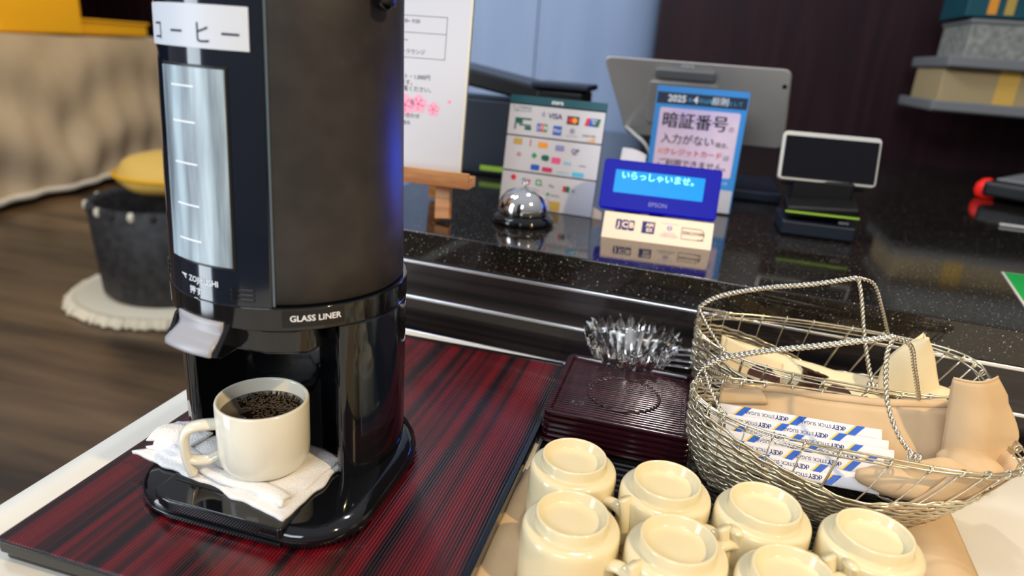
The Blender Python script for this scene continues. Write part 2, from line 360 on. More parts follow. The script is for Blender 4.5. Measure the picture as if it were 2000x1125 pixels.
# buffet table and its cloth
TB = lambda x: .852 - .065 * (x + .1)
table = thing('buffet_table', 'low serving table hidden under the white linen cloth', 'table', (.1, .5, -.75))
add('tabletop', [(-.482, -.25, -.03), (1.15, -.25, -.03), (1.15, TB(1.15) - .01, -.03), (-.482, TB(-.482) - .01, -.03), (-.482, -.25, -.004), (1.15, -.25, -.004), (1.15, TB(1.15) - .01, -.004), (-.482, TB(-.482) - .01, -.004)],
    [(0, 1, 2, 3), (4, 5, 6, 7), (0, 1, 5, 4), (1, 2, 6, 5), (2, 3, 7, 6), (3, 0, 4, 7)], M['dark'], table)
for x, y in ((-.44, -.2), (1.1, -.2), (1.1, .72), (-.44, .82)): add('leg', *box((x, y, -.39), (.04, .04, .72)), M['dark'], table)
def clothf(u, v):
    # u across (left drop, top, right), v front to back
    x = -.537 + (u - .12) * 1.69 / .88 if u > .12 else -.537
    yb = TB(x); y = -.28 + v * (yb + .28)
    z = 0.0
    if u <= .12: z = -(.12 - u) / .12 * .35; x = -.537 - .012 * sin(v * 40) * (-z) - .01 * (-z)
    else: z = .0006 * noise.noise(Vector((x * 9, y * 9, 0)))
    return (x, y, z - .001)
cl = add('tablecloth', *surf(clothf, 100, 60), M['linen'], smooth=True)
tag(cl, 'white linen cloth over the table under the coffee dispenser and cups', 'tablecloth')

# ------------------------------------------------------------------ lacquer tray under the dispenser
TZ = .020
def trayframe():
    t = thing('lacquer_tray', 'large flat dark red striped lacquer tray under the coffee dispenser', 'tray', (-.297, .57, .0))
    x0, x1, y0, y1 = -.477, -.118, .316, .806
    V, F = prism(rrect(x1 - x0, y1 - y0, .004, 3, (x0 + x1) / 2, (y0 + y1) / 2), .009, TZ)
    add('panel', V, F, M['tray'], t, bevel=.0012, seg=2)
    # dark raised edging
    V, F = prism(rrect(x1 - x0 - .006, y1 - y0 - .006, .004, 3, (x0 + x1) / 2, (y0 + y1) / 2), .0005, .0092)
    add('base_rim', V, F, M['dark'], t, bevel=.0008)
    add('edge_trim', *box(((x1 - .001), (y0 + y1) / 2, TZ - .0045), (.006, y1 - y0 + .001, .0115)), M['black_gloss'], t, bevel=.001)
    add('edge_trim', *box(((x0 + x1) / 2, y1 - .002, TZ - .0045), (x1 - x0 - .01, .008, .0115)), M['black_gloss'], t, bevel=.001)
    add('edge_trim', *box(((x0 + x1) / 2, y0 + .0005, TZ - .0055), (x1 - x0 - .01, .004, .0100)), M['black_gloss'], t, bevel=.001)
trayframe()

# ------------------------------------------------------------------ coffee dispenser
DC = Vector((-.333, .515, 0)); DR = .098
def taper(z): return 1 - .052 * max(0, min(1, (z - .205) / .215))
def dcyl(a, r, z):
    k = taper(z); return Vector((DC.x + .0022 * (1 - k) / .052 + r * k * sin(a), DC.y - r * k * cos(a), z))
disp = thing('coffee_dispenser', 'tall black insulated coffee dispenser with misted level window and cup recess', 'coffee dispenser', (DC.x, DC.y, TZ))
def sector(a0, a1, r0, r1, z0, z1, n=24):
    V, F = [], []
    for i in range(n + 1):
        a = rad(a0 + (a1 - a0) * i / n)
        V += [dcyl(a, r0, z0), dcyl(a, r1, z0), dcyl(a, r1, z1), dcyl(a, r0, z1)]
    for i in range(n):
        b = 4 * i; c = b + 4
        F += [(b, c, c + 1, b + 1), (b + 1, c + 1, c + 2, b + 2), (b + 2, c + 2, c + 3, b + 3), (b + 3, c + 3, c, b)]
    F += [(0, 1, 2, 3), (4 * n, 4 * n + 3, 4 * n + 2, 4 * n + 1)]
    return V, F
def sector_tall(a0, a1, r0, r1, zs, n=40):
    V, F = [], []; m = len(zs)
    for i in range(n + 1):
        a = rad(a0 + (a1 - a0) * i / n)
        V += [dcyl(a, r1, z) for z in zs] + [dcyl(a, r0, z) for z in zs]
    k = 2 * m
    for i in range(n):
        for j in range(m - 1):
            F += [(i * k + j, (i + 1) * k + j, (i + 1) * k + j + 1, i * k + j + 1), (i * k + m + j, i * k + m + j + 1, (i + 1) * k + m + j + 1, (i + 1) * k + m + j)]
        for j, q in ((0, m), (m - 1, 2 * m - 1)): F.append((i * k + j, i * k + q, (i + 1) * k + q, (i + 1) * k + j))
    for i in (0, n): F += [(i * k + j, i * k + j + 1, i * k + m + j + 1, i * k + m + j) for j in range(m - 1)]
    return V, F
def baseoutline(inset=0, n=8):
    cx, R = -.322, .107 - inset; fy = .381 + inset; r = .055 - inset; out = []
    for k in range(n + 1):
        a = rad(180 + 90 * k / n); out.append((cx - R + r + r * cos(a), fy + r + r * sin(a)))
    for k in range(n + 1):
        a = rad(270 + 90 * k / n); out.append((cx + R - r + r * cos(a), fy + r + r * sin(a)))
    for k in range(2 * n + 1):
        a = rad(180 * k / (2 * n)); out.append((cx + R * cos(a), .507 + R * sin(a)))
    return out
def baseshape():
    rings = [(0, TZ + .0005), (-.0, TZ + .008), (.002, TZ + .012), (.006, TZ + .0145), (.014, TZ + .0165), (.05, TZ + .017)]
    V, F = [], []
    for ins, z in rings: V += [Vector((x, y, z)) for x, y in baseoutline(ins)]
    n = len(baseoutline())
    for i in range(len(rings) - 1):
        for k in range(n): F.append((i * n + k, i * n + (k + 1) % n, (i + 1) * n + (k + 1) % n, (i + 1) * n + k))
    F += [tuple(range(n)), tuple((len(rings) - 1) * n + k for k in range(n))]
    return V, F
add('base', *baseshape(), M['black_gloss'], disp, smooth=True)
# removable drip tray front with its lip, a notch at the right
def dripf():
    fy = .3795; pts = [(-.392, fy + .009), (-.383, fy + .0035), (-.37, fy), (-.268, fy), (-.266, fy + .003), (-.266, fy + .03), (-.392, fy + .045)]
    return prism(pts, TZ + .0075, TZ + .0185)
dt = add('drip_tray', *dripf(), M['black_gloss'], disp, bevel=.0022, seg=4)
add('lower_lip', *prism([(-.396, .3845), (-.385, .381), (-.37, .3785), (-.267, .3785), (-.267, .39), (-.396, .40)], TZ + .0015, TZ + .0055), M['black_gloss'], disp, bevel=.001)
add('latch_tab', *box((-.2775, .379, TZ + .0118), (.016, .0025, .0022)), M['dark'], dt, bevel=.0005)
add('drip_grille', *prism([(-.385, .405), (-.27, .400), (-.27, .46), (-.37, .47)], TZ + .0182, TZ + .0195), M['dark'], dt, bevel=.0004)
# lower body: U-shaped shell round the cup recess
def column():
    pts = []
    for k in range(41):
        a = rad(56 + (360 - 56 - 64) * k / 40); p = dcyl(a, DR + .003, 0); pts.append((p.x, p.y))
    pts += [(-.411, .461), (-.4045, .463), (-.402, .49), (-.396, .515), (-.375, .535), (-.345, .545), (-.315, .542), (-.288, .530), (-.272, .505), (-.267, .480), (-.262, .462), (-.256, .456)]
    return prism(pts, TZ + .014, .187)
add('lower_body', *column(), M['black_gloss'], disp, bevel=.003, seg=4)
# skirting where the lower body meets the base
V, F = [], []
prof = [(.1085, TZ + .0155), (.1045, TZ + .018), (.1025, TZ + .023), (.1012, TZ + .03)]
add('handle_recess', *sector(63, 92, DR + .0005, DR + .0035, .075, .185, 10), M['panel_gloss'], disp, bevel=.0012, seg=3)
# head ring, matte body, glossy front panel
add('head_band', *sector(-180, 180, .05, DR + .0035, .186, .2055, 96), M['black_gloss'], disp, bevel=.0012, seg=3)
V, F = lathe([(.06, .2055), (DR - .002, .2057), (DR, .2075), (DR, .25), (DR, .30), (DR, .36), (DR, .42), (DR, .455), (DR - .004, .468), (DR - .018, .475), (0, .476)], 96, (DC.x, DC.y, 0))
V = [Vector((DC.x + .0022 * (1 - taper(v.z)) / .052 + (v.x - DC.x) * taper(v.z), DC.y + (v.y - DC.y) * taper(v.z), v.z)) for v in V]
add('body', V, F, M['matte'], disp, smooth=True)
fp = add('front_panel', *sector_tall(-60, 23.2, DR - .004, DR + .0028, [.2045, .24, .28, .32, .36, .39, .42, .462]), M['panel_gloss'], disp, bevel=.0015, seg=3)
add('seam_strip', *sector_tall(23.3, 24.3, DR - .004, DR + .0012, [.206, .24, .28, .32, .36, .39, .42, .46], 2), M['seam'], disp)
add('lid', *lathe([(.09, .4765), (.094, .480), (.094, .492), (.085, .50), (.03, .505), (0, .505)], 64, (DC.x, DC.y, 0)), M['black_gloss'], disp, smooth=True)
for s in (76, -84):
    a = rad(s); p = dcyl(a, DR + .002, .4345); q = dcyl(a, DR + .010, .4345)
    add('handle_pivot', *tube([p, q], .0085, 20), M['black_gloss'], disp, bevel=.0015)
hp = [dcyl(rad(76), DR + .009, .43)] + [Vector((DC.x + .105 * cos(rad(t)) * 1.0 + .02 * 0, DC.y - .02, .43 + .105 * sin(rad(t)) * .9 + .02)) for t in (15, 50, 90, 130, 165)] + [dcyl(rad(-84), DR + .009, .43)]
add('carry_handle', *tube(catmull(hp, 6), .006, 10, flat=1.6), M['dark'], disp, smooth=True)
add('window_frame', *sector(-31.2, 8.2, DR + .002, DR + .0036, .2335, .3805, 20), M['dark'], fp, bevel=.0006)
add('level_window', *sector(-30, 7, DR + .003, DR + .0042, .2355, .3785, 20), M['window'], fp, bevel=.0008)
for z in (.3655, .3405, .3105, .2795, .2525):
    add('level_mark', *sector(-22, -8, DR + .0041, DR + .0045, z - .0006, z + .0006, 6), M['white'], fp)
lab = add('name_label', *sector(-60, 17.8, DR + .003, DR + .0035, .3915, .420, 30), M['labelpaper'], fp, bevel=.0002)
def wrap(geo, a0, z, r, sl=0): return [dcyl(rad(a0) + v.x / r, r, z + v.y + sl * v.x) for v in geo[0]], geo[1]
for ch, a in (('コ', -33), ('ー', -17), ('ヒ', -2.5), ('ー', 10.3)):
    add('lettering', *wrap(textgeo(ch, .0165), a, .4005, DR + .0038), M['ink'], lab)
add('lettering', *wrap(textgeo('ZOJIRUSHI', .0066, bold=.01), -9.5, .2205, DR + .0031), M['white'], fp)
# small mark of two strokes beside the name
add('printed_mark', *wrap(merge(poly2([(-.004, .0015), (.004, .0015), (.003, .0004), (-.002, .0004)]), poly2([(-.0005, .0004), (.0015, -.0022), (.0028, -.0022), (.001, .0004)])), -22, .2212, DR + .0031), M['white'], fp)
add('lettering', *wrap(textgeo('押す', .0072, bold=.008), -14, .2110, DR + .0031), M['white'], fp)
add('printed_arrow', *wrap(poly2([(-.0022, .0016), (0, -.0022), (.0022, .0016)]), -14, .2040, DR + .0031), M['white'], fp)
for k in range(3): add('vent_slot', *sector(5.5, 15.9, DR + .0026, DR + .0042, .2100 + k * .0037, .2125 + k * .0037, 8), M['black_gloss'], fp, bevel=.0006)
for k in range(3): add('vent_slot', *sector(-52, -45, DR + .0026, DR + .004, .2105 + k * .0045, .2130 + k * .0045, 6), M['black_gloss'], fp, bevel=.0006)
add('lettering', *wrap(textgeo('GLASS LINER', .0070, bold=.015), 41.5, .1966, DR + .0038), M['white'], disp)
add('spec_plate', *sector(27, 54.5, DR + .003, DR + .0036, .1895, .2035, 14), M['dark'], disp)
# push lever: bent grey slab between black cheeks
def leverf(u, v):
    a = rad(-27 + 28 * u)
    pr = [(DR + .004, .1905), (DR + .0045, .1815), (DR + .0065, .1785), (DR + .020, .1715), (DR + .0205, .1675)]
    t = v * 4; i = min(3, int(t)); f = t - i; r = pr[i][0] * (1 - f) + pr[i + 1][0] * f; z = pr[i][1] * (1 - f) + pr[i + 1][1] * f
    return dcyl(a * (1 - .22 * max(0, (r - DR - .005) / .025)) - rad(2) * 0, r, z)
add('push_lever', *surf(leverf, 12, 8), M['grey_plastic'], disp, smooth=True, solid=.003)
for a in (-29.5, 3.0):
    s = 1 if a > -10 else -1
    p = [dcyl(rad(a), DR + .001, .193), dcyl(rad(a), DR + .006, .186), dcyl(rad(a * .80 + (0 if s > 0 else 1)), DR + .0215, .1690), dcyl(rad(a * .82), DR + .016, .1655), dcyl(rad(a), DR - .01, .166), dcyl(rad(a), DR - .01, .19)]
    d = dcyl(rad(a + 90), .0022, 0) - DC
    V = [q - d for q in p] + [q + d for q in p]; n = len(p)
    add('lever_cheek', V, [tuple(range(n)), tuple(range(n, 2 * n))] + [(i, (i + 1) % n, (i + 1) % n + n, i + n) for i in range(n)], M['black_gloss'], disp, bevel=.0008)
# spout housing under the head
add('spout_housing', *prism([(-.355, .4185), (-.30, .4215), (-.2805, .430), (-.272, .4375), (-.268, .46), (-.29, .50), (-.37, .50), (-.385, .44)], .1655, .1868), M['black_gloss'], disp, bevel=.0025, seg=3)
add('spout', *lathe([(.0, .157), (.011, .157), (.013, .166), (.013, .175)], 24, (-.325, .452, 0)), M['dark'], disp, smooth=True)

# ------------------------------------------------------------------ towel and mug of coffee
TW = [Vector((-.446, .424, 0)), Vector((-.270, .390, 0)), Vector((-.262, .480, 0)), Vector((-.352, .505, 0))]
twl = thing('folded_towel', 'white folded terry towel on the dispenser base under the filled mug', 'towel', (-.34, .44, .037))
def towf(q, z0, amp, sd):
    def f(u, v):
        p = blerp(q, u, v); e = min(u, 1 - u, v, 1 - v)
        z = z0 + amp * noise.noise(Vector((p.x * 60, p.y * 60, sd))) - .0015 * max(0, 1 - e * 14)
        p = p + Vector((noise.noise(Vector((p.x * 60, p.y * 60, sd + 5))), noise.noise(Vector((p.x * 60, p.y * 60, sd + 9))), 0)) * .0035
        p.z = z; return p
    return f
add('lower_fold', *surf(towf(TW, .0405, .0006, 1), 46, 30), M['towel'], twl, smooth=True, solid=.0032)
add('middle_fold', *surf(towf([Vector((-.438, .431, 0)), Vector((-.279, .399, 0)), Vector((-.266, .478, 0)), Vector((-.352, .500, 0))], .0436, .0006, 3), 46, 30), M['towel'], twl, smooth=True, solid=.0030)
def curl(u, v):
    x = -.432 + .155 * u; y = .441 - .036 * u + .004 * sin(u * 9); a = pi * (v * 1.3 - .15)
    r = .0042 * (.7 + .5 * noise.noise(Vector((u * 6, 0, 2)))) * (1.0 if u < .25 else .75)
    return Vector((x + .003 * noise.noise(Vector((u * 9, v * 3, 4))), y - .008 + .007 * (1 - cos(a)) * .9, .0445 + r * sin(a)))
add('upper_fold', *surf(curl, 50, 10), M['towel'], twl, smooth=True, solid=.0022)
add('corner_fold', *surf(lambda u, v: Vector((-.440 + .042 * u + .004 * v, .434 + .036 * v + .004 * sin(u * 5), .047 + .006 * sin(pi * min(1, v * 1.2)) * (1 - u) + .0012 * noise.noise(Vector((u * 5, v * 5, 8))))), 16, 16), M['towel'], twl, smooth=True, solid=.0026)

def handle_geo(up=True):
    P = [(.0365, .0515), (.048, .0522), (.0575, .0505), (.0625, .045), (.0635, .034), (.0625, .023), (.0605, .013), (.0585, .0065)]
    Q = [(.0615, .0215), (.054, .0185), (.045, .0185), (.0365, .0225)]
    f = lambda L: [Vector((x, 0, z)) for x, z in L]
    a = tube(catmull(f(P), 5), [.0042] * 36, 10, flat=1.75); b = tube(catmull(f(Q), 4), .0040, 10, flat=1.6)
    return merge(a, b)
CP = (-.324, .446, .0452)
mug = thing('coffee_mug', 'cream mug full of bubbly black coffee, standing upright under the spout', 'mug', CP, rad(216))
mp = [(0, .0), (.026, .0), (.031, .0012), (.0355, .005), (.0378, .011), (.0385, .020), (.0387, .063), (.0380, .0648), (.0366, .0650), (.0356, .063), (.0350, .02), (.031, .008), (.02, .006), (0, .006)]
add('body', *lathe(mp, 72), M['mug'], mug, smooth=True, world=False)
add('handle', *(lambda g: ([v - Vector((0, 0, .0075)) for v in g[0]], g[1]))(handle_geo()), M['mug'], mug, smooth=True, world=False)
add('coffee', *lathe([(0, .0515), (.0353, .0515), (.0353, .0525), (0, .0522)], 64), M['coffee'], mug, smooth=True, world=False)
def bubbles():
    parts, rings = [], []; placed = []
    for k in range(1500):
        a = random.uniform(0, 2 * pi); R = .0338 * sqrt(random.random()); x, y = R * cos(a), R * sin(a)
        # raft of foam towards the back right of the mug (local frame is turned)
        g = Vector((x, y)).dot(Vector((-.92, -.39)))
        if g < -.012 + random.uniform(0, .012): continue
        r = random.choice((.0008, .0011, .0016, .0022))
        if R + r > .0348 or any((x - p[0]) ** 2 + (y - p[1]) ** 2 < (r + p[2]) ** 2 * .95 for p in placed): continue
        placed.append((x, y, r))
        parts.append(lathe([(r * cos(t), r * sin(t) * .35) for t in (0, .4, .8, 1.2)] + [(0, r * .35)], 10, (x, y, .0524)))
        rings.append(tube([Vector((x + r * cos(t), y + r * sin(t), .0527)) for t in [2 * pi * i / 10 for i in range(10)]], (.00014), 4, closed=True))
    return merge(*parts), merge(*rings)
b1, b2 = bubbles()
tag(add('foam_bubbles', *b1, M['coffee'], mug, smooth=True, world=False), kind='stuff')
tag(add('foam_edges', *b2, M['bubble'], mug, smooth=True, world=False), kind='stuff')

# ------------------------------------------------------------------ upside-down cups
def cup_proto():
    t = thing('coffee_cup', 'x', 'cup', (0, 0, 0))
    p = [(.0388, 0), (.0396, .001), (.0396, .004), (.0391, .045), (.0389, .0495), (.0384, .0525), (.0372, .0545), (.0350, .0553), (.0318, .0555), (.0302, .0557), (.0297, .0563), (.0294, .0580), (.0291, .0645), (.0286, .0657), (.0277, .0661), (.0268, .0657), (.0262, .0645), (.0240, .0588), (.0234, .0579), (.0222, .0576), (.012, .0582), (0, .0584)]
    pin = [(0, .052), (.030, .051), (.0345, .045), (.0355, .003), (.0372, 0)]
    add('body', *lathe(p[::-1] + pin[::-1], 72), M['cup'], t, smooth=True, world=False)
    V, F = handle_geo(); V = [Vector((v.x + .0005, -v.y, .0620 - v.z)) for v in V]
    add('handle', V, F, M['cup'], t, smooth=True, world=False); return t
cup0 = cup_proto(); index_kids()
# placed in the script below: two rows, back and front
CUPS = [(-.0610, .5225, -33, 'upside-down cream cup at the left end of the back row, touching the lacquer stack'),
        (.0210, .5160, -36, 'upside-down cream cup second from left in the back row'),
        (.1010, .5130, -40, 'upside-down cream cup third from left in the back row, against the front basket'),
        (.1830, .5060, -95, 'upside-down cream cup at the right end of the back row on bare beige cloth'),
        (-.0480, .4430, -28, 'upside-down cream cup at the left end of the front row, handle showing at its right'),
        (.0335, .4420, 42, 'upside-down cream cup second from left in the front row'),
        (.1145, .4350, 38, 'upside-down cream cup third from left in the front row, cut by the bottom edge'),
        (.198, .425, 30, 'upside-down cream cup ending the front row at the right, only a sliver visible')]
NAPZ = .0035
for i, (x, y, a, lb) in enumerate(CUPS):
    o = cup0 if i == 0 else copy_tree(cup0)
    o.location = (x, y, NAPZ); o.rotation_euler = (0, 0, rad(a)); o['label'] = lb; o['group'] = 'upside-down coffee cups'
# beige cloth beneath the cups with soft folds and a rolled right-hand edge
def napf(u, v):
    x0 = -.116 + .004 * sin(v * 7); x1 = .272 + .030 * v
    x = x0 + (x1 - x0) * u; y = .22 + (.365 + .10 * max(0, (u - .72) / .28)) * v
    z = .0022 + .0006 * noise.noise(Vector((x * 14, y * 14, 0)))
    if u < .1: z += .004 * (1 - u / .1) * (.5 + .9 * abs(noise.noise(Vector((3, y * 16, 1)))))
    if u > .86: t = (u - .86) / .14; z += .012 * sin(pi * min(1, t * 1.02)) ** .8
    return (x, y, z)
tag(add('cup_cloth', *surf(napf, 90, 60), M['beige'], smooth=True, solid=.0012), 'beige cloth spread under the upside-down cups, with a rolled right edge', 'cloth')

# ------------------------------------------------------------------ stack of square lacquer saucers
def saucer_geo():
    S = .158; V, F = [], []
    rings = [(S - .020, 0), (S - .006, .0008), (S, .0040), (S, .0062), (S - .0012, .0067), (S - .0125, .0067), (S - .0135, .0064), (S - .0160, .0032), (S - .0180, .0026), (S - .026, .0026), (S - .0275, .0020)]
    outl = []
    for s, z in rings:
        r = max(.003, .008 - (S - s) / 4); outl.append([(x, y, z) for x, y in rrect(s, s, r, 4)])
    n = len(outl[0])
    for o in outl: V += [Vector(p) for p in o]
    for i in range(len(rings) - 1):
        for k in range(n): F.append((i * n + k, i * n + (k + 1) % n, (i + 1) * n + (k + 1) % n, (i + 1) * n + k))
    F += [tuple(range(n))[::-1], tuple((len(rings) - 1) * n + k for k in range(n))]
    return V, F
def ring_geo(r, z):
    return lathe([(r - .0022, z), (r - .0016, z + .0012), (r - .0006, z + .0016), (r + .0006, z + .0016), (r + .0014, z + .0012), (r + .0020, z)], 64)
tag(add('serving_board', *prism(rrect(.375, .27, .006, 4, .0755, .672), .0004, .0034), M['black_gloss'], bevel=.0008), 'thin black serving board under the lacquer saucers and the front basket', 'board')
s0 = thing('square_saucer', 'x', 'saucer', (0, 0, 0))
add('plate', *saucer_geo(), M['saucer'], s0, world=False)
add('cup_ring', *ring_geo(.0405, .0019), M['saucer'], s0, world=False, smooth=True)
index_kids()
order = ['bottom', 'second from the bottom', 'third from the bottom', 'third from the top', 'second from the top', 'topmost']
for i in range(6):
    o = s0 if i == 0 else copy_tree(s0)
    o.location = (-.0355 + random.uniform(-.0006, .0006), .7135 + random.uniform(-.0008, .0008), .0036 + .0067 * i); o.rotation_euler = (0, 0, random.uniform(-.006, .006))
    o['label'] = ('square aubergine lacquer saucer, %s of the stack beside the baskets' % order[i]) + (', wet with droplets' if i == 5 else ''); o['group'] = 'stacked square lacquer saucers'
    if i == 5: top = o
drops = []
for k in range(70):
    a = random.uniform(0, 2 * pi)
    if k < 45: a = rad(random.uniform(95, 190)); R = .0405 + random.uniform(-.003, .002)
    else: R = random.uniform(.01, .08)
    x, y = R * cos(a), R * sin(a)
    if max(abs(x), abs(y)) > .068: continue
    r = random.uniform(.0005, .0012); drops.append(lathe([(r, 0), (r * .8, r * .4), (0, r * .55)], 8, (x, y, .0034 if k < 45 else .0020)))
for k in range(12): drops.append(lathe([(.0011, 0), (.0008, .0006), (0, .0008)], 8, (-.048 + random.uniform(-.007, .007), -.040 + random.uniform(-.005, .005), .0020)))
tag(add('water_droplets', *merge(*drops), M['glass'], top, world=False, smooth=True), kind='stuff')

# ------------------------------------------------------------------ cut-glass bowl with spoons
BW = Vector((-.040, .8235, .0005))
bowl = thing('glass_bowl', 'cut-glass bowl with pointed zigzag rim behind the lacquer saucers', 'bowl', BW)
def bowl_geo(n=24):
    V, F = [], []; m = n * 4
    prof = [(.026, 0, 0), (.028, .006, .2), (.036, .022, .7), (.046, .040, 1), (.055, .056, 1), (.0595, .066, 1)]
    inner = [(.0555, .0655, 1), (.051, .054, .4), (.042, .040, .2), (.030, .020, 0), (.018, .012, 0), (.001, .011, 0)]
    allp = prof + inner
    for j, (r, z, k) in enumerate(allp):
        for i in range(m):
            a = 2 * pi * i / m; ph = (i % 4) / 4; tri = 1 - abs(2 * ph - 1)
            rr = r * (1 + (.15 * k * (tri - .5) if j < len(prof) else 0 * k))
            zz = z + (.014 * (tri - .35) if j in (len(prof) - 1, len(prof)) else 0)
            V.append(Vector((rr * cos(a), rr * sin(a), zz)))
    for j in range(len(allp) - 1):
        for i in range(m): F.append((j * m + i, j * m + (i + 1) % m, (j + 1) * m + (i + 1) % m, (j + 1) * m + i))
    F += [tuple(range(m)), tuple((len(allp) - 1) * m + k for k in range(m))]
    return V, F
add('bowl_body', *bowl_geo(), M['glass'], bowl, world=False)
def spoon_geo(p0, p1, w=.0062):
    """handle from the rim down into the bowl, with a shallow oval spoon head at the low end"""
    p0, p1 = Vector(p0), Vector(p1); d = (p1 - p0).normalized(); s = Vector((0, 0, 1)).cross(d).normalized(); nrm = d.cross(s); L = (p1 - p0).length
    V, F = [], []; n = 26
    for i in range(n + 1):
        t = i / n
        if t < .70: hw = w * (.36 + .5 * (max(0, 1 - t / .45)) ** 1.5); dip = 0
        else: q = (t - .70) / .30; hw = w * max(.1, .36 + 1.45 * sin(pi * min(1, q * .97)) ** .7 * .85); dip = -.004 * sin(pi * q)
        c = p0.lerp(p1, t) + nrm * (.004 * sin(pi * t) * 1)
        for k in (-1, -.5, 0, .5, 1): V.append(c + s * hw * k + nrm * (dip * (1 - k * k)))
    for i in range(n):
        for k in range(4): F.append((i * 5 + k, (i + 1) * 5 + k, (i + 1) * 5 + k + 1, i * 5 + k + 1))
    return V, F
SP = [((.060, .792, .0845), (-.060, .838, .022), 'steel spoon in the glass bowl, its handle reaching highest towards the rear basket'),
      ((.040, .778, .068), (-.062, .842, .018), 'steel spoon in the glass bowl, middle handle of the bunch'),
      ((.036, .772, .062), (-.058, .832, .016), 'steel spoon in the glass bowl, lowest handle of the bunch'),
      ((.044, .784, .075), (-.052, .846, .021), 'steel spoon in the glass bowl, handle just under the highest one')]
for a, b, lb in SP:
    o = add('teaspoon', *spoon_geo(a, b, .0075), M['steel'], smooth=True, solid=.0012); tag(o, lb, 'spoon', 'spoons in the glass bowl')

# ------------------------------------------------------------------ woven wire baskets
def make_basket(name, label, ox, oy, rimz_front, rimz_back, a, b, xc, base, handle, ns=32, rows=19):
    """base = (centre x, centre y, half length, half width); rim centre (xc, oy)"""
    t = thing(name, label, 'basket', (base[0], base[1], .0))
    def RP(th):  # rim point, right end squared off
        c, s = cos(th), sin(th); e = 2 / 2.6 if c > 0 else 2 / 2.15
        x = xc + a * math.copysign(abs(c) ** e, c); y = oy + b * math.copysign(abs(s) ** e, s)
        f = (s + 1) / 2; z = rimz_front * (1 - f) + rimz_back * f
        z += .006 * max(0, -c) ** 3 - .004 * (1 - c * c) * .3
        return Vector((x, y, z))
    def BP(th): return Vector((base[0] + base[2] * cos(th), base[1] + base[3] * sin(th), .0022))
    def SP_(th, f):
        p = BP(th).lerp(RP(th), f); q = RP(th) - BP(th); out = Vector((cos(th), sin(th), 0))
        bulge = .010 * sin(pi * f) * (1 if cos(th) < .3 else .6); return p + out * bulge
    def wv(th):
        s = (1 + cos(th)) / 2
        return .93 - .45 * min(1, s * 1.9) ** 1.2 + .16 * max(0, s - .6) / .4
    # stakes
    for k in range(ns):
        th = 2 * pi * (k + .5) / ns
        P = [SP_(th, f / 8) for f in range(9)]
        add('stake', *tube(P, .00065, 6, flat=2.6), M['wire'], t, smooth=True)
        p = SP_(th, 1); d = (SP_(th, 1) - SP_(th, .9)).normalized(); e = (RP(th + .02) - RP(th - .02)).normalized(); n_ = d.cross(e)
        loop = [p + d * (.0042 * cos(q) - .0028) + n_ * .0034 * sin(q) for q in [2 * pi * i / 9 for i in range(9)]]
        add('rim_tie', *tube(loop, .0009, 5, closed=True), M['wire'], t, smooth=True)
    # woven rows run over and under the stakes
    for r in range(rows):
        fr = (r + .6) / rows; P = []
        m = ns * 4
        for i in range(m):
            th = 2 * pi * i / m; ph = i / 4 + .5
            off = .0013 * cos(pi * (ph - 1 + r)); out = Vector((cos(th), sin(th), 0))
            P.append(SP_(th, fr * wv(th)) + out * off + Vector((0, 0, .0007 * sin(i * 1.7 + r))))
        add('woven_strand', *tube(P, .0020, 6, closed=True, flat=.45), M['wire'], t, smooth=True)
    # loose wires of the rim
    for j, (f, rr) in enumerate(((1.0, .0012), (.985, .0010), (.96, .0010), (.93, .0008))):
        P = []
        for i in range(120):
            th = 2 * pi * i / 120; out = Vector((cos(th), sin(th), 0))
            P.append(SP_(th, f + .012 * sin(3 * th + j * 2)) + out * (.0015 * sin(5 * th + j * 1.6)))
        add('rim_wire', *tube(P, rr, 6, closed=True), M['wire'], t, smooth=True)
    # flat base
    add('woven_base', *prism([(base[0] + (base[2] + .001) * cos(q), base[1] + (base[3] + .001) * sin(q)) for q in [2 * pi * i / 40 for i in range(40)]], .0006, .0026), M['wire'], t)
    return t, RP, SP_, wv

fb, RPf, SPf, wvf = make_basket('wire_basket', 'front woven champagne wire basket holding sugar sticks and a beige napkin', .186, .650, .087, .093, .150, .057, .186, (.158, .640, .100, .040), None)
rb, RPr, SPr, wvr = make_basket('wire_basket', 'rear woven champagne wire basket holding creamers and a cream napkin, nearest the counter', .19, .782, .096, .122, .155, .058, .190, (.165, .793, .105, .038), None)
rb['group'] = fb['group'] = 'woven wire baskets'
def handle(t, left, rise, apex, frontp, backp, RP):
    """rope chain handle: two chains side by side from the closed end to the apex, then one to each side"""
    left, apex = Vector(left), Vector(apex); mids = [Vector(p) for p in rise]
    for sd in (-1, 1):
        P = [left] + mids + [apex]
        add('handle_chain', *rope(P, .0013, .00115, .0095, 2, side=.0022 * sd), M['wire_lt'], t, smooth=True)
    for P in (frontp, backp): 
        add('handle_chain', *rope([apex] + [Vector(p) for p in P], .0013, .00125, .0095, 2), M['wire_lt'], t, smooth=True)
        e = Vector(P[-1])
        for k in range(3):
            loop = [e + Vector((-.004 + .004 * k, .0036 * cos(q), .0036 * sin(q) - .001)) for q in [2 * pi * i / 9 for i in range(9)]]
            add('chain_loop', *tube(loop, .0011, 5, closed=True), M['wire_lt'], t, smooth=True)
    # three short chains fanning down to the closed end
    for dth in (-.75, -.15, .65):
        e = RP(pi + dth)
        add('handle_chain', *rope([left, left.lerp(e, .5) + Vector((-.002, 0, 0)), e], .0011, .0011, .009, 2), M['wire_lt'], t, smooth=True)
        loop = [e + Vector((.0034 * cos(q), 0, .0040 * sin(q) - .002)) for q in [2 * pi * i / 9 for i in range(9)]]
        add('chain_loop', *tube(loop, .0012, 5, closed=True), M['wire_lt'], t, smooth=True)
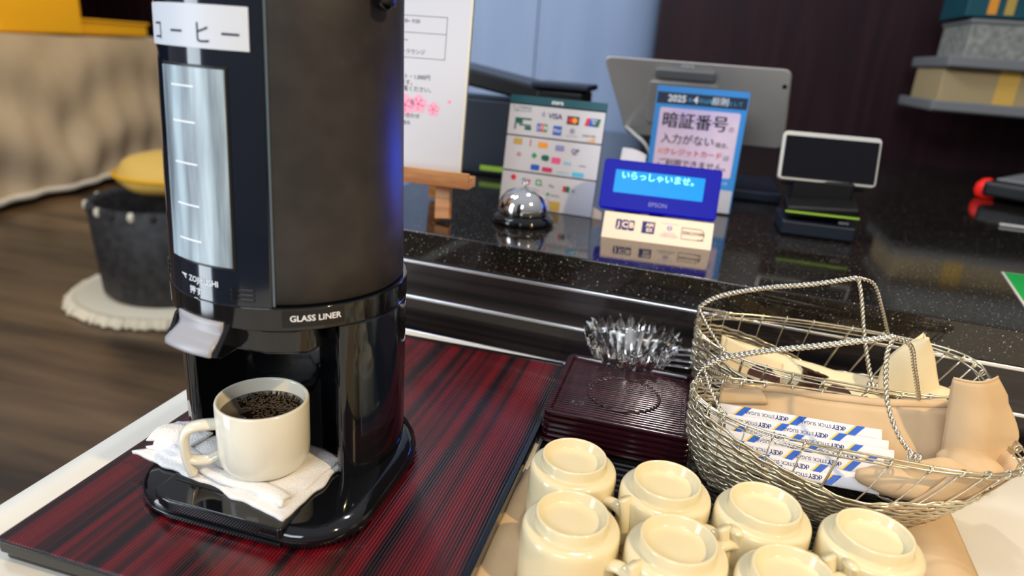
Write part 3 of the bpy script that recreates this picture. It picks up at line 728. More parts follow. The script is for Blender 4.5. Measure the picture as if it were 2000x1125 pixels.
handle(fb, (.043, .655, .118), [(.060, .655, .130), (.100, .655, .146), (.150, .652, .163)], (.203, .650, .182),
       [(.199, .640, .163), (.204, .622, .128), (.216, .606, .104), (.229, .598, .092)],
       [(.222, .660, .172), (.236, .676, .145), (.252, .694, .112), (.259, .702, .096)], RPf)
handle(rb, (.034, .785, .135), [(.045, .785, .146), (.065, .785, .157), (.105, .785, .171), (.150, .783, .183)], (.194, .782, .198),
       [(.200, .775, .180), (.208, .762, .145), (.216, .748, .115), (.223, .737, .094)],
       [(.214, .792, .190), (.232, .806, .160), (.249, .824, .128), (.256, .830, .118)], RPr)

# napkins
nap = thing('beige_napkin', 'beige cloth napkin lining the front basket and puffing over its right end', 'napkin', (.2, .66, .02))
def nback(u, v):
    x = .068 + .222 * u; top = .080 + .022 * u - .004 * sin(u * pi); z = .020 + (top - .020) * v
    y = .645 + .050 * v + .003 * noise.noise(Vector((u * 5, v * 3, 3))) + .003 * sin(u * 7)
    return Vector((x, y, z))
def nroll(u, v):
    x = .068 + .222 * u; top = .080 + .022 * u - .004 * sin(u * pi); a = pi * v
    return Vector((x, .695 + .003 * noise.noise(Vector((u * 5, 3, 3))) + .003 * sin(u * 7) + .0045 - .0045 * cos(a), top + .0055 * sin(a) - .012 * max(0, v - .7)))
add('back_fold', *surf(nback, 40, 12), M['beige'], nap, smooth=True, solid=.0016)
add('top_fold', *surf(nroll, 40, 8), M['beige'], nap, smooth=True, solid=.0016)
add('left_corner', *surf(lambda u, v: Vector((.066 + .05 * u * (1 - .3 * v), .688 + .010 * v - .006 * (1 - u), .079 - .012 * (1 - v) + .006 * u + .005 * sin(pi * v))), 12, 8), M['beige'], nap, smooth=True, solid=.0016)
# puffed flap standing over the right lip
def flap(u, v):
    xl = .2665 + .012 * (1 - v) * .6; xr = .337 - .030 * max(0, (v - .45) / .55) ** 1.3
    x = xl + (xr - xl) * u; z = .066 + .078 * v + .004 * u * (v > .8) - .012 * u * (1 - v)
    y = .655 - .018 * sin(pi * u) * (1 - .4 * v) + .012 * u - .006 * sin(pi * 2 * u) * (1 - v) + .010 * v
    return Vector((x, y, z))
def flapback(u, v):
    p = flap(u, v); p.y += .030 * (1 - .3 * v) * (1 - (abs(2 * u - 1)) ** 4) * (1 - v ** 6) + .001; return p
add('flap', *surf(flap, 24, 24), M['beige'], nap, smooth=True, solid=.0018)
add('flap', *surf(flapback, 24, 24), M['beige'], nap, smooth=True, solid=.0018)
def flaptop(u, v):
    p = flap(u, 1.0); q = flapback(u, 1.0); r = p.lerp(q, v); r.z += .0016 * sin(pi * v); return r
add('hem', *surf(flaptop, 24, 4), M['beige'], nap, smooth=True, solid=.0018)
# soft folds lying in the right half of the basket
def lump(cx, cy, cz, rx, ry, rz, sd, rot=0):
    def f(u, v):
        a = 2 * pi * u; b = pi * v - pi / 2; d = Vector((cos(b) * cos(a), cos(b) * sin(a), sin(b)))
        k = 1 + .12 * noise.noise(d * 1.6 + Vector((sd, 0, 0)))
        x, y = d.x * rx * k, d.y * ry * k
        return Vector((cx + x * cos(rot) - y * sin(rot), cy + x * sin(rot) + y * cos(rot), cz + d.z * rz * k))
    return surf(f, 32, 16)
add('soft_fold', *lump(.262, .618, .062, .036, .013, .022, 1, .15), M['beige'], nap, smooth=True)
add('soft_fold', *lump(.226, .612, .054, .034, .011, .014, 4, -.1), M['beige'], nap, smooth=True)
add('soft_fold', *lump(.292, .640, .072, .026, .026, .014, 8, 0), M['beige'], nap, smooth=True)
def liner(SPx, th0, th1, f0, f1, inset, m, parent, name):
    def f(u, v):
        th = rad(th0 + (th1 - th0) * u); p = SPx(th, f0 + (f1 - f0) * v); return p - Vector((cos(th), sin(th), 0)) * (inset + .0012 * noise.noise(Vector((u * 8, v * 4, 2))))
    add(name, *surf(f, 40, 10), m, parent, smooth=True, solid=.001)
liner(SPf, -62, 60, .25, .93, .0048, M['beige'], nap, 'lining')
nap2 = thing('cream_napkin', 'cream cloth napkin lining the rear basket, one corner standing up at the right', 'napkin', (.18, .79, .02))
liner(SPr, -170, 10, .2, .80, .006, M['cream'], nap2, 'lining')
def crm(u, v):
    x = .068 + .19 * u; y = .752 + .066 * v
    z = .052 + .040 * v * (1 - u) ** 1.0 + .016 * v * u + .004 * noise.noise(Vector((u * 5, v * 4, 6))) - .004 * sin(pi * u)
    return Vector((x, y, z))
add('flat_fold', *surf(crm, 36, 16), M['cream'], nap2, smooth=True, solid=.0016)
V = [(.066, .775, .060), (.071, .785, .104), (.140, .790, .079), (.138, .768, .058)]
add('left_corner', *surf(lambda u, v: blerp([Vector(q) for q in (V[0], V[3], V[2], V[1])], u, v) + Vector((0, -.003 * sin(pi * u) * v, 0)), 16, 12), M['cream'], nap2, smooth=True, solid=.0016)
def peak(u, v):
    # cloth corner: broad foot, waist, rounded head leaning to the right
    w_ = .034 * (1 - v) ** 1.3 + .0125 * sin(pi * min(1, v ** 1.6)) ** .6 + .0005
    cx = .278 - .010 * sin(pi * v * .8) + .004 * v
    x = cx + (u - .5) * 2 * w_; z = .068 + .070 * v + .006 * (1 - (2 * u - 1) ** 2) * v ** 3
    return Vector((x, .785 - .012 * sin(pi * u) * (1 - v * .3), z))
add('peak', *surf(peak, 20, 24), M['cream'], nap2, smooth=True, solid=.002)
add('peak', *surf(lambda u, v: peak(u, v) + Vector((0, .004 + .012 * sin(pi * u), -.001)), 20, 24), M['cream'], nap2, smooth=True, solid=.002)
add('soft_fold', *lump(.302, .788, .070, .028, .018, .014, 12, 0), M['cream'], nap2, smooth=True)
add('soft_fold', *lump(.205, .760, .058, .05, .018, .014, 14, 0), M['cream'], nap2, smooth=True)

# creamers in the rear basket
def creamer(name, label, loc, rx, rz, foil):
    t = thing(name, label, 'creamer', loc, rz, 'creamers in the rear basket'); t.rotation_euler = (rx, 0, rz)
    add('cup', *lathe([(0, 0), (.0105, 0), (.0135, .014), (.0150, .0145), (.0150, .0155)], 28), M['choc'], t, smooth=True, world=False)
    V, F = lathe([(.0155, .0156), (.0158, .0161), (.0, .0163)], 28)
    if foil: V = [v + Vector((0, 0, .0014 * noise.noise(v * 300))) for v in V]
    add('foil_lid', V, F, M['foil' if foil else 'choc'], t, world=False)
    add('pull_tab', *box((.0165, 0, .016), (.007, .007, .0006)), M['foil'], t, world=False)
creamer('creamer', 'brown creamer at the left of the rear basket, dark lid upward', (.112, .752, .066), rad(38), 0, False)
creamer('creamer', 'crinkled foil-topped creamer in the middle of the rear basket', (.160, .750, .066), rad(35), 1.2, True)
creamer('creamer', 'foil-topped creamer just above the middle one in the rear basket', (.168, .764, .070), rad(20), 2.5, True)
creamer('creamer', 'brown creamer at the right of the group in the rear basket', (.192, .750, .059), rad(40), .3, False)

# sugar sticks
def make_stick(phase):
    t = thing('sugar_stick', 'x', 'sugar stick', (0, 0, 0)); L, W = .158, .0118
    def f(u, v):  # closed flattened sleeve
        a = 2 * pi * v; end = min(1, min(u, 1 - u) / .05); th = .0002 + .0015 * end
        return Vector((-L / 2 + L * u, cos(a) * W / 2 * (1.04 - .05 * end), sin(a) * th))
    add('sleeve', *surf(f, 30, 12), M['stickpaper'], t, smooth=True, world=False)
    mx = Matrix.Rotation(pi, 4, 'Z') @ Matrix.Translation((0, 0, .0018))
    cx = -.10 + phase
    while cx < .1:
        if -.070 < cx < .030:
            add('lettering', *on(mx, at2(textgeo('‹KEY', .0062, 'LEFT', .03), cx, .0)), M['p_navy'], t, world=False)
            add('lettering', *on(mx, at2(textgeo('STICK SUGAR', .0048, 'LEFT', .005), cx + .0135, .0)), M['p_navy'], t, world=False)
        if -.066 < cx - .006 < .070:
            c0 = cx - .006
            for nm, a_, b_ in (('blue_stripe', -.0085, -.0010), ('yellow_stripe', -.0010, .0010)):
                g = poly2([(c0 + a_ - .003, -.0052), (c0 + b_ - .003, -.0052), (c0 + b_ + .006, .0052), (c0 + a_ + .006, .0052)])
                add(nm, *on(mx, g), M['p_blue' if a_ < -.002 else 'p_yellow'], t, world=False)
        cx += .054
    return t
ST = [(.1440, .6735, .0670, 5.0, 'topmost sugar stick against the beige napkin, lettering in full view'),
      (.1500, .6655, .0600, 4.0, 'sugar stick second from the napkin, right end sticking out'),
      (.1380, .6690, .0570, 6.0, 'sugar stick poking out at the far left of the bundle'),
      (.1540, .6555, .0560, 2.6, 'sugar stick third from the napkin, small print showing'),
      (.1450, .6480, .0510, 1.0, 'sugar stick in the middle of the bundle'),
      (.1440, .6385, .0465, .5, 'sugar stick behind the wire rim, in the front half of the bundle'),
      (.1400, .6320, .0400, -1.5, 'frontmost upper sugar stick behind the wire rim'),
      (.1400, .6250, .0350, -2.5, 'sugar stick low against the front weave'),
      (.1420, .6440, .0380, 0, 'sugar stick lying deeper in the bundle'),
      (.1370, .6560, .0420, 1, 'sugar stick lying deep at the back of the bundle')]
for i, (x, y, z, tl, lb) in enumerate(ST):
    o = make_stick((0, .022, .035, .012, .043, .005, .03, .018, .04, .01)[i])
    Rm = Matrix.Rotation(rad(-tl * .6 - .6), 4, 'Z') @ Matrix.Rotation(rad(-1.5 - tl * .3), 4, 'Y') @ Matrix.Rotation(rad((44, 52, 40, 48, 38, 50, 46, 44, 40, 40)[i]), 4, 'X')
    o.matrix_world = Matrix.Translation((x, y, z)) @ Rm
    o['label'] = lb; o['group'] = 'sugar sticks in the front basket'

# ------------------------------------------------------------------ things on the counter
CZ = .1422
# wooden easel and the poster on it
ea = thing('wooden_easel', 'small wooden easel with ledge standing behind the dispenser', 'easel', (-.44, 1.0, CZ))
add('ledge', *box((-.450, .990, .2085), (.256, .030, .016)), M['wood'], ea, bevel=.001)
add('ledge_lip', *box((-.450, .9735, .2125), (.256, .005, .024)), M['wood'], ea, bevel=.001)
def beam(p, q, w, d):
    p, q = Vector(p), Vector(q); z = (q - p).normalized(); x = Vector((1, 0, 0)); x = (x - z * x.dot(z)).normalized(); y = z.cross(x); V = []
    for e in (p, q):
        for sx, sy in ((-1, -1), (1, -1), (1, 1), (-1, 1)): V.append(e + x * sx * w / 2 + y * sy * d / 2)
    return V, [(0, 1, 2, 3), (4, 5, 6, 7), (0, 1, 5, 4), (1, 2, 6, 5), (2, 3, 7, 6), (3, 0, 4, 7)]
for x0, x1 in ((-.3665, -.405), (-.535, -.496)):
    add('front_leg', *beam((x0, .985, CZ + .004), (x1, 1.088, .46), .024, .012), M['wood'], ea, bevel=.001)
add('rear_leg', *beam((-.436, 1.13, CZ + .004), (-.446, 1.10, .44), .020, .014), M['wood'], ea, bevel=.001)
add('crossbar', *beam((-.49, 1.074, .40), (-.41, 1.074, .40), .03, .010), M['wood'], ea, bevel=.001)
po = thing('poster_board', 'white poster with pink cherry blossoms and dark Japanese print on the easel', 'poster', (-.45, .995, .2175))
pmx = frame_plane((-.4610, .9895, .2175), (1, 0, 0), (0, .10, 1))
V, F = prism([(-.125, 0), (.119, 0), (.119, .33), (-.125, .33)], -.004, 0); add('board', *on(pmx, (V, F)), M['paper'], po, bevel=.0008)
fr = [((-.125, 0), (-.121, .33)), ((.1145, 0), (.119, .33)), ((-.125, 0), (.119, .003))]
for (a, b) in fr: V, F = prism([(a[0], a[1]), (b[0], a[1]), (b[0], b[1]), (a[0], b[1])], -.0045, .0012); add('edge_strip', *on(pmx, (V, F)), M['silver_edge'], po)
P = Print(pmx, po)
for y0, y1 in ((.228, .228), (.204, .204), (.168, .168)): P.rect('ink', -.02, y0, .200, .0007, name='ruled_line')
for x in (.080,): P.rect('ink', x, .198, .0007, .060, name='ruled_line')
for t_, x, y, s in (('朝食 9:30~ 9:50', .012, .220, .0075), ('お席', .004, .210, .007), ('コーヒー', .000, .192, .010), ('ティーラウンジ', .020, .176, .008),
                    ('キーコート・1,000円', .020, .140, .0085), ('いたします。', .010, .131, .0085), ('お気軽にご覧ください。', .020, .122, .0085),
                    ('お問い合わせ', .022, .082, .008), ('ご案内', .020, .071, .007)): P.text('ink', t_, x, y, s)
def flower(cx, cy, r, rot=0):
    gs = []
    for k in range(5):
        a = rot + 2 * pi * k / 5; gs.append(disc2(cx + r * .55 * cos(a), cy + r * .55 * sin(a), r * .42, 12))
    return merge(*gs)
for x, y, r in ((.042, .101, .0150), (.067, .095, .0115), (.020, .098, .017), (-.02, .10, .016), (.092, .108, .0035)): P.put('p_sakura', flower(x, y, r, .3), 'blossom_print'); P.put('p_pink', disc2(x, y, r * .16), 'blossom_centre', 2)
P.done()

# dark register machines behind the poster
pr_ = thing('receipt_printer', 'dark receipt printer half hidden behind the white poster', 'printer', (-.40, 1.50, CZ))
V, F = prism([(-.54, 1.42), (-.345, 1.42), (-.345, 1.58), (-.54, 1.58)], CZ, .305); add('case', V, F, M['navy'], pr_, bevel=.008, seg=3)
add('paper_cover', *box((-.43, 1.51, .338), (.235, .19, .035), Matrix.Rotation(rad(9), 3, 'Y')), M['dark'], pr_, bevel=.008, seg=3)
add('indicator_strip', *box((-.400, 1.417, .160), (.09, .004, .010)), M['lime'], pr_)
kb = thing('cash_drawer', 'low black device with a pale base between printer and card sign', 'cash drawer', (-.283, 1.47, CZ))
add('case', *box((-.283, 1.47, .24), (.10, .12, .19)), M['dark'], kb, bevel=.006)
add('foot', *box((-.283, 1.47, CZ + .002), (.09, .11, .006)), M['dark'], kb)
add('lid', *box((-.283, 1.47, .343), (.12, .13, .012)), M['navy'], kb, bevel=.004)

# brand card sign
cs = thing('payment_sign', 'tall white three-panel sign of card and payment logos under a teal header', 'sign', (-.238, 1.153, CZ))
yaw = -.09; tilt = .135; u = Vector((cos(yaw), sin(yaw), 0)); nn = Vector((-sin(yaw), cos(yaw), 0)); vv = Vector((0, 0, cos(tilt))) + nn * sin(tilt)
o_ = Vector((-.239, 1.151, CZ))
cmx = frame_plane(o_, u, vv); W_, H_ = .172, .193
V, F = prism([(-W_ / 2, 0), (W_ / 2, 0), (W_ / 2, H_), (-W_ / 2, H_)], -.003, -.0006); add('backing', *on(cmx, (V, F)), M['ink'], cs)
for y0, y1 in ((.001, .0620), (.0645, .1235), (.1260, .1775)):
    V, F = prism(rrect(W_ - .001, y1 - y0, .001, 2, 0, (y0 + y1) / 2), -.0006, .0004); add('logo_panel', *on(cmx, (V, F)), M['paper'], cs)
V, F = prism([(-W_ / 2, .180), (W_ / 2, .180), (W_ / 2, H_), (-W_ / 2, H_)], -.0006, .0008); add('header', *on(cmx, (V, F)), M['teal'], cs)
P = Print(cmx, cs); P.text('white', 'stera', .000, .1862, .0105, bold=.02, lift=5)
L_ = 4
P.text('ink', 'タッチ決済対応', -.063, .1725, .0052, lift=L_); P.text('ink', 'ご利用いただけます', -.062, .1670, .0038, lift=L_)
P.put('p_dgreen', merge(rect2(-.058, .1540, .030, .003), rect2(-.066, .149, .014, .007), rect2(-.054, .1435, .022, .0025), rect2(-.048, .1385, .012, .006, .0015), rect2(-.072, .1400, .003, .010)), 'card_reader_picture', L_)
for r in (.0028, .0048, .0068):
    P.put('p_grey', tube([Vector((-.027 + r * cos(t), .1650 + r * sin(t), 0)) for t in (-.8, -.4, 0, .4, .8)], .0005, 4), 'contactless_mark', L_)
P.text('p_navy', 'VISA', -.001, .1630, .0125, bold=.02, lift=L_)
P.rect('ink', .031, .1595, .021, .0135, lift=L_); P.disc('p_red', .0272, .1595, .0048, lift=L_ + 2); P.disc('p_orange', .0345, .1595, .0048, lift=L_ + 3)
P.put('p_red', poly2([(.052, .1530), (.062, .1530), (.065, .1660), (.055, .1660)]), lift=L_); P.put('p_blue', poly2([(.058, .1530), (.072, .1530), (.075, .1660), (.061, .1660)]), lift=L_ + 1); P.put('p_dgreen', poly2([(.067, .1530), (.076, .1530), (.079, .1660), (.070, .1660)]), lift=L_ + 2)
P.text('white', 'Union\nPay', .068, .1610, .0045, bold=.02, lift=L_ + 4)
for m_, x in (('p_blue', -.0290), ('p_red', -.0225), ('p_green', -.0160)): P.rect(m_, x, .1420, .0058, .0140, .0018, lift=L_)
P.text('white', 'J', -.0290, .1420, .008, bold=.03, lift=L_ + 2); P.text('white', 'C', -.0225, .1420, .008, bold=.03, lift=L_ + 2); P.text('white', 'B', -.0160, .1420, .008, bold=.03, lift=L_ + 2)
P.rect('p_blue', .0055, .1400, .0155, .0155, lift=L_); P.text('white', 'AMERICAN\nEXPRESS', .0055, .1395, .0032, bold=.02, lift=L_ + 2)
P.disc('p_grey', .032, .1420, .0045, lift=L_); P.text('p_grey', 'Diners Club', .032, .1335, .0038, lift=L_)
P.text('ink', 'DISC VER', .0625, .1365, .0055, lift=L_); P.disc('p_orange', .0625, .1368, .0018, lift=L_); P.put('p_orange', poly2([(.058, .1280), (.074, .1280), (.074, .1335)]), lift=L_)
for m_, x, y, w_, h_ in (('p_gold', -.0635, .1150, .0165, .0105), ('p_orange', -.0170, .1130, .0180, .0095), ('p_lilac', .0140, .1110, .0160, .0095),
                         ('p_pink', .0100, .0895, .0165, .0105), ('p_blue', -.0265, .0735, .0160, .0095), ('p_crimson', -.0040, .0720, .0190, .0080), ('p_cyan', .0520, .0700, .0210, .0080)):
    P.rect(m_, x, y, w_, h_, .0015, lift=L_)
P.disc('p_dgreen', -.0080, .0915, .0055, lift=L_); P.disc('p_dgreen', -.0125, .0918, .0048, lift=L_ + 1); P.put('p_green', poly2([(-.0305, .0990), (-.0250, .0935), (-.0305, .0880), (-.0360, .0935)]), lift=L_)
P.put('p_red', merge(disc2(-.040, .1180, .0018), rect2(-.040, .1120, .002, .007)), lift=L_); P.text('p_navy', 'QP', .0420, .1085, .0105, bold=.02, lift=L_); P.rect('p_crimson', .0420, .1030, .009, .001, lift=L_)
P.text('p_crimson', 'iD', -.0585, .0925, .0085, bold=.03, lift=L_); P.text('p_cyan', 'WA', .0310, .0865, .0085, bold=.02, lift=L_); P.text('ink', 'nanaco', .0580, .0860, .0045, lift=L_); P.text('p_cyan', 'SUGOCA', .0250, .0700, .0058, lift=L_)
for m_, x, y, r in (('p_red', -.0640, .0520, .0050), ('p_green', -.0100, .0440, .0012)): P.disc(m_, x, y, r, lift=L_)
P.text('ink', 'd払い', -.0400, .0500, .0068, lift=L_); P.rect('p_red', -.0345, .0475, .005, .006, lift=L_); P.rect('p_green', -.0165, .0480, .0105, .0105, .002, lift=L_); P.rect('paper', -.0165, .0480, .0060, .0060, .001, lift=L_ + 1); P.text('ink', 'Pay', .0080, .0450, .0070, lift=L_)
P.put('p_red', rect2(.0310, .0430, .0050, .0100), lift=L_); P.rect('p_dgreen', .0370, .0430, .0080, .0100, lift=L_); P.text('ink', '他', .0480, .0410, .0060, lift=L_)
P.disc('p_green', .0030, .0300, .0028, lift=L_); P.text('ink', 'WeChat', .0160, .0290, .0048, lift=L_); P.rect('p_gold', .0140, .0110, .026, .016, lift=L_); P.text('ink', 'R', .0060, .0110, .008, lift=L_ + 1)
P.done()
add('support_foot', *[(lambda g: (on(cmx, g)[0], g[1]))(prism([(W_ / 2 - .002, 0), (W_ / 2 + .018, -.004), (W_ / 2 + .016, .012), (W_ / 2 - .002, .020)], -.006, -.002))][0], M['peach'], cs)

# bell
bell = thing('service_bell', 'round chrome counter bell on a black base', 'bell', (-.252, 1.052, CZ))
BL = (-.252, 1.052, CZ)
add('base', *lathe([(0, 0), (.048, 0), (.0505, .003), (.0500, .009), (.046, .0115), (.043, .0155), (.036, .017), (0, .017)], 64, BL), M['black_gloss'], bell, smooth=True)
add('dome', *lathe([(.0415, .0175), (.0425, .019), (.0415, .029), (.0375, .040), (.030, .049), (.020, .0545), (.008, .057), (0, .0572)], 64, BL), M['chrome'], bell, smooth=True)
add('plunger', *lathe([(.0025, .057), (.0025, .062), (.006, .0625), (.0065, .0645), (.004, .0668), (0, .067)], 24, BL), M['chrome'], bell, smooth=True)

# customer display
dsp = thing('customer_display', 'dark blue customer display with glowing cyan screen and Japanese greeting', 'display', (-.043, 1.09, CZ))
u = Vector((cos(.02), sin(.02), 0)); nn = Vector((-sin(.02), cos(.02), 0)); vv = Vector((0, 0, cos(.35))) + nn * sin(.35)
dmx = frame_plane(Vector((-.043, 1.07, .180)), u, vv)
V, F = prism(rrect(.183, .079, .005, 4, 0, .0395), -.020, 0); add('case', *on(dmx, (V, F)), M['blue_case'], dsp, bevel=.002, seg=3)
V, F = prism(rrect(.139, .0365, .001, 2, -.002, .0445), 0, .0008); add('screen', *on(dmx, (V, F)), M['lcd'], dsp)
P = Print(dmx, dsp); P.text('lcd_ink', 'いらっしゃいませ。', -.062, .0540, .0135, 'LEFT', bold=.01, lift=6); P.text('p_lilac', 'EPSON', .001, .0125, .0095, lift=3); P.done()
add('stand', *tube([(-.043, 1.105, CZ + .006), (-.043, 1.100, .21)], .012, 16), M['dark'], dsp, smooth=True)
add('base_plate', *box((-.043, 1.115, CZ + .004), (.11, .085, .008)), M['dark'], dsp, bevel=.003)
l = bpy.data.lights.new('display_backlight', 'AREA'); l.shape = 'RECTANGLE'; l.size = .14; l.size_y = .036; l.energy = .13; l.spread = rad(62); l.color = (.02, .08, 1)
lo = bpy.data.objects.new('display_backlight', l); COL.objects.link(lo); lo.matrix_world = dmx @ Matrix.Translation((0, .044, .003)) @ Matrix.Rotation(0, 4, 'X')
lo.location = dmx @ Vector((0, .044, .004)); lo.rotation_euler = (Vector((-.26, -.56, .10))).to_track_quat('-Z', 'Y').to_euler()

# tent card with card brands
tn = thing('tent_card', 'cream folded card printed with card brand logos in front of the display', 'card', (-.036, 1.035, CZ))
u = Vector((cos(.037), sin(.037), 0)); nn = Vector((-sin(.037), cos(.037), 0)); vv = Vector((0, 0, cos(.5))) + nn * sin(.5)
tmx = frame_plane(Vector((-.036, 1.029, CZ)), u, vv)
V, F = prism([(-.083, 0), (.083, 0), (.083, .042), (-.083, .042)], -.0008, 0); add('front_face', *on(tmx, (V, F)), M['peach'], tn)
e0, e1 = tmx @ Vector((-.083, .042, 0)), tmx @ Vector((.083, .042, 0)); g0 = e0 + nn * .022; g0.z = CZ; g1 = e1 + nn * .022; g1.z = CZ
add('back_face', [e0, e1, g1, g0], [(0, 1, 2, 3)], M['peach'], tn, solid=.0008)
P = Print(tmx, tn)
for k, ch in enumerate('JCB'): P.rect('p_navy', -.059 + k * .0098, .0235, .0090, .0165, .002, lift=2); P.text('peach', ch, -.059 + k * .0098, .0235, .0125, bold=.04, lift=4)
P.rect('p_navy', -.0135, .0235, .0195, .0190, lift=2); P.text('peach', 'AM\nEX', -.0115, .0235, .0080, bold=.04, lift=4)
P.disc('p_lilac', .0185, .0265, .0040, lift=2); P.rect('peach', .0185, .0265, .0016, .0060, lift=4); P.text('p_grey', 'Diners Club\nINTERNATIONAL', .0185, .0165, .0035, lift=2)
for a_, b_, c_, d_ in ((.0185, .0335, .026, .0005), (.0185, .0125, .026, .0005)): P.rect('p_grey', a_, b_, c_, d_, lift=2)
P.rect('p_navy', .0660, .0130, .0100, .0012, lift=2); P.text('ink', 'DISCOVER', .0545, .0220, .0068, bold=.01, lift=3)
P.put('ink', tube([Vector(p + (0,)) for p in ((.037, .0300), (.064, .0300), (.0695, .0270), (.071, .0210), (.069, .0150), (.064, .0125), (.037, .0125), (.037, .0300))], .0004, 4), 'logo_border', 2)
P.done()

# blue acrylic sign
bs = thing('pin_notice', 'blue and pink acrylic notice about card PIN entry, headed 2025', 'sign', (0, 1.32, CZ))
bmx = frame_plane(Vector((0, 1.315, CZ)), (1, .03, 0), (0, .05, 1)); BWd, BH = .170, .226
V, F = prism(rrect(BWd, BH, .004, 3, 0, BH / 2), -.003, 0); add('acrylic_plate', *on(bmx, (V, F)), M['acrylic'], bs)
V, F = prism(rrect(BWd - .006, BH - .006, .002, 2, 0, BH / 2), .0002, .0010); add('poster_sheet', *on(bmx, (V, F)), M['sign_blue'], bs)
add('acrylic_foot', *box((0, 1.345, CZ + .0016), (BWd, .07, .003)), M['acrylic'], bs)
P = Print(bmx, bs)
P.rect('p_darkband', 0, .2020, .160, .0205, lift=6); P.text('white', '2025', -.0440, .2015, .0165, bold=.03, lift=8); P.text('p_cyan', '年', -.0205, .2005, .0085, lift=8); P.text('white', '4', -.0105, .2015, .0165, bold=.03, lift=8); P.text('p_cyan', '月以降', .0075, .2005, .0085, lift=8); P.text('white', '原則', .0330, .2015, .0150, bold=.05, lift=8); P.text('p_cyan', 'として', .0600, .2005, .0085, lift=8)
P.rect('pink', 0, .1260, .1440, .1180, .004, lift=6)
P.text('ink', '暗証番号', -.006, .1610, .0300, bold=.05, lift=8); P.text('ink', 'の', .0600, .1545, .0110, lift=8)
P.text('ink', '入力がない', -.0150, .1285, .0195, bold=.03, lift=8); P.text('ink', '場合、', .0510, .1250, .0105, bold=.01, lift=8)
P.text('p_orange', 'IC', -.0600, .1060, .0110, bold=.03, lift=8); P.text('p_red', 'クレジットカード', -.0020, .1055, .0135, bold=.05, lift=8); P.text('ink', 'は', .0590, .1030, .0110, bold=.01, lift=8)
P.text('ink', 'ご利用できません。', .0030, .0850, .0150, bold=.035, lift=8)
P.rect('paper', 0, .0240, .160, .0420, lift=6); P.text('ink', 'ご協力をお願いいたします', 0, .0360, .0085, lift=8); P.text('ink', '日本クレジット協会', 0, .0180, .0085, lift=8); P.text('white', 'お問い合わせ', .0480, .0570, .0070, lift=8)
P.done()

# register monitor seen from behind
ps = thing('register_monitor', 'pewter register monitor seen from behind, leaning toward the customer', 'monitor', (0, 1.50, CZ))
TL, TR, BR, BL_ = Vector((-.199, 1.42, .409)), Vector((.155, 1.42, .409)), Vector((.176, 1.50, .254)), Vector((-.147, 1.50, .254))
TL.x -= .004
def shell(dy, inset):
    c = (TL + TR + BR + BL_) / 4; return [p.lerp(c, inset) + Vector((0, dy, 0)) for p in (BL_, BR, TR, TL)]
def rounded(quad, r=.016, n=5):
    out = []
    for i in range(4):
        p = quad[i]; a = (quad[i - 1] - p).normalized(); b = (quad[(i + 1) % 4] - p).normalized()
        for k in range(n + 1):
            t = k / n; out.append((p + a * r) * (1 - t) ** 2 + p * 2 * t * (1 - t) + (p + b * r) * t * t)
    return out
A, B, C_ = rounded(shell(0, .02)), rounded(shell(.006, 0)), rounded(shell(.026, 0)); n = len(A)
V = A + B; F = [tuple(range(n))] + [(i, (i + 1) % n, (i + 1) % n + n, i + n) for i in range(n)]; add('rear_shell', V, F, M['silver_case'], ps, bevel=.001)
V = B + C_; add('edge_frame', V, [(i, (i + 1) % n, (i + 1) % n + n, i + n) for i in range(n)], M['silver_edge'], ps, bevel=.001)
A = rounded(shell(.0262, .01)); add('screen_face', A, [tuple(range(n))], M['dark'], ps, solid=.001)
mmx = frame_plane((TL + TR + BR + BL_) / 4 + Vector((0, -.0015, 0)), TR - TL, (TL - BL_) + Vector((.05, 0, 0)))
V, F = prism(rrect(.115, .018, .005, 3, -.035, .062), -.004, .008); add('hinge_cover', *on(mmx, (V, F)), M['greytray'], ps, bevel=.002)
V, F = prism(rrect(.135, .095, .008, 3, -.035, -.005), -.004, .004); add('mount_plate', *on(mmx, (V, F)), M['silver_case'], ps, bevel=.002)
P = Print(mmx, ps); P.text('white', 'stera', -.032, .0790, .0125, bold=.02, lift=4); P.done()
add('stand', *beam((0, 1.53, .27), (0, 1.60, CZ + .01), .09, .035), M['dark'], ps, bevel=.004)
add('stand_base', *box((.02, 1.60, CZ + .012), (.34, .22, .024)), M['navy'], ps, bevel=.006)
sc_ = mmx
V, F = lathe([(0, 0), (.004, 0), (.004, .001), (0, .001)], 12); add('screw_cap', *on(mmx @ Matrix.Translation((.152, .052, .0005)), (V, F)), M['dark'], ps)
add('cable', *tube(catmull([(-.150, 1.50, .27), (-.125, 1.44, .262), (-.09, 1.42, .235), (-.06, 1.46, CZ + .006)], 6), .0035, 8), M['silver_edge'], ps, smooth=True)
rc = thing('receipt_slip', 'small curled white slip between the notice and the blue display', 'receipt', (-.10, 1.28, .205))
add('paper', *surf(lambda u, v: Vector((-.131 + .046 * u, 1.29 + .02 * v, .225 + .022 * v - .010 * u + .004 * sin(3 * u))), 8, 6), M['paper'], rc, solid=.0006)
add('holder', *box((-.105, 1.31, .183), (.05, .05, .082)), M['navy'], rc, bevel=.003)

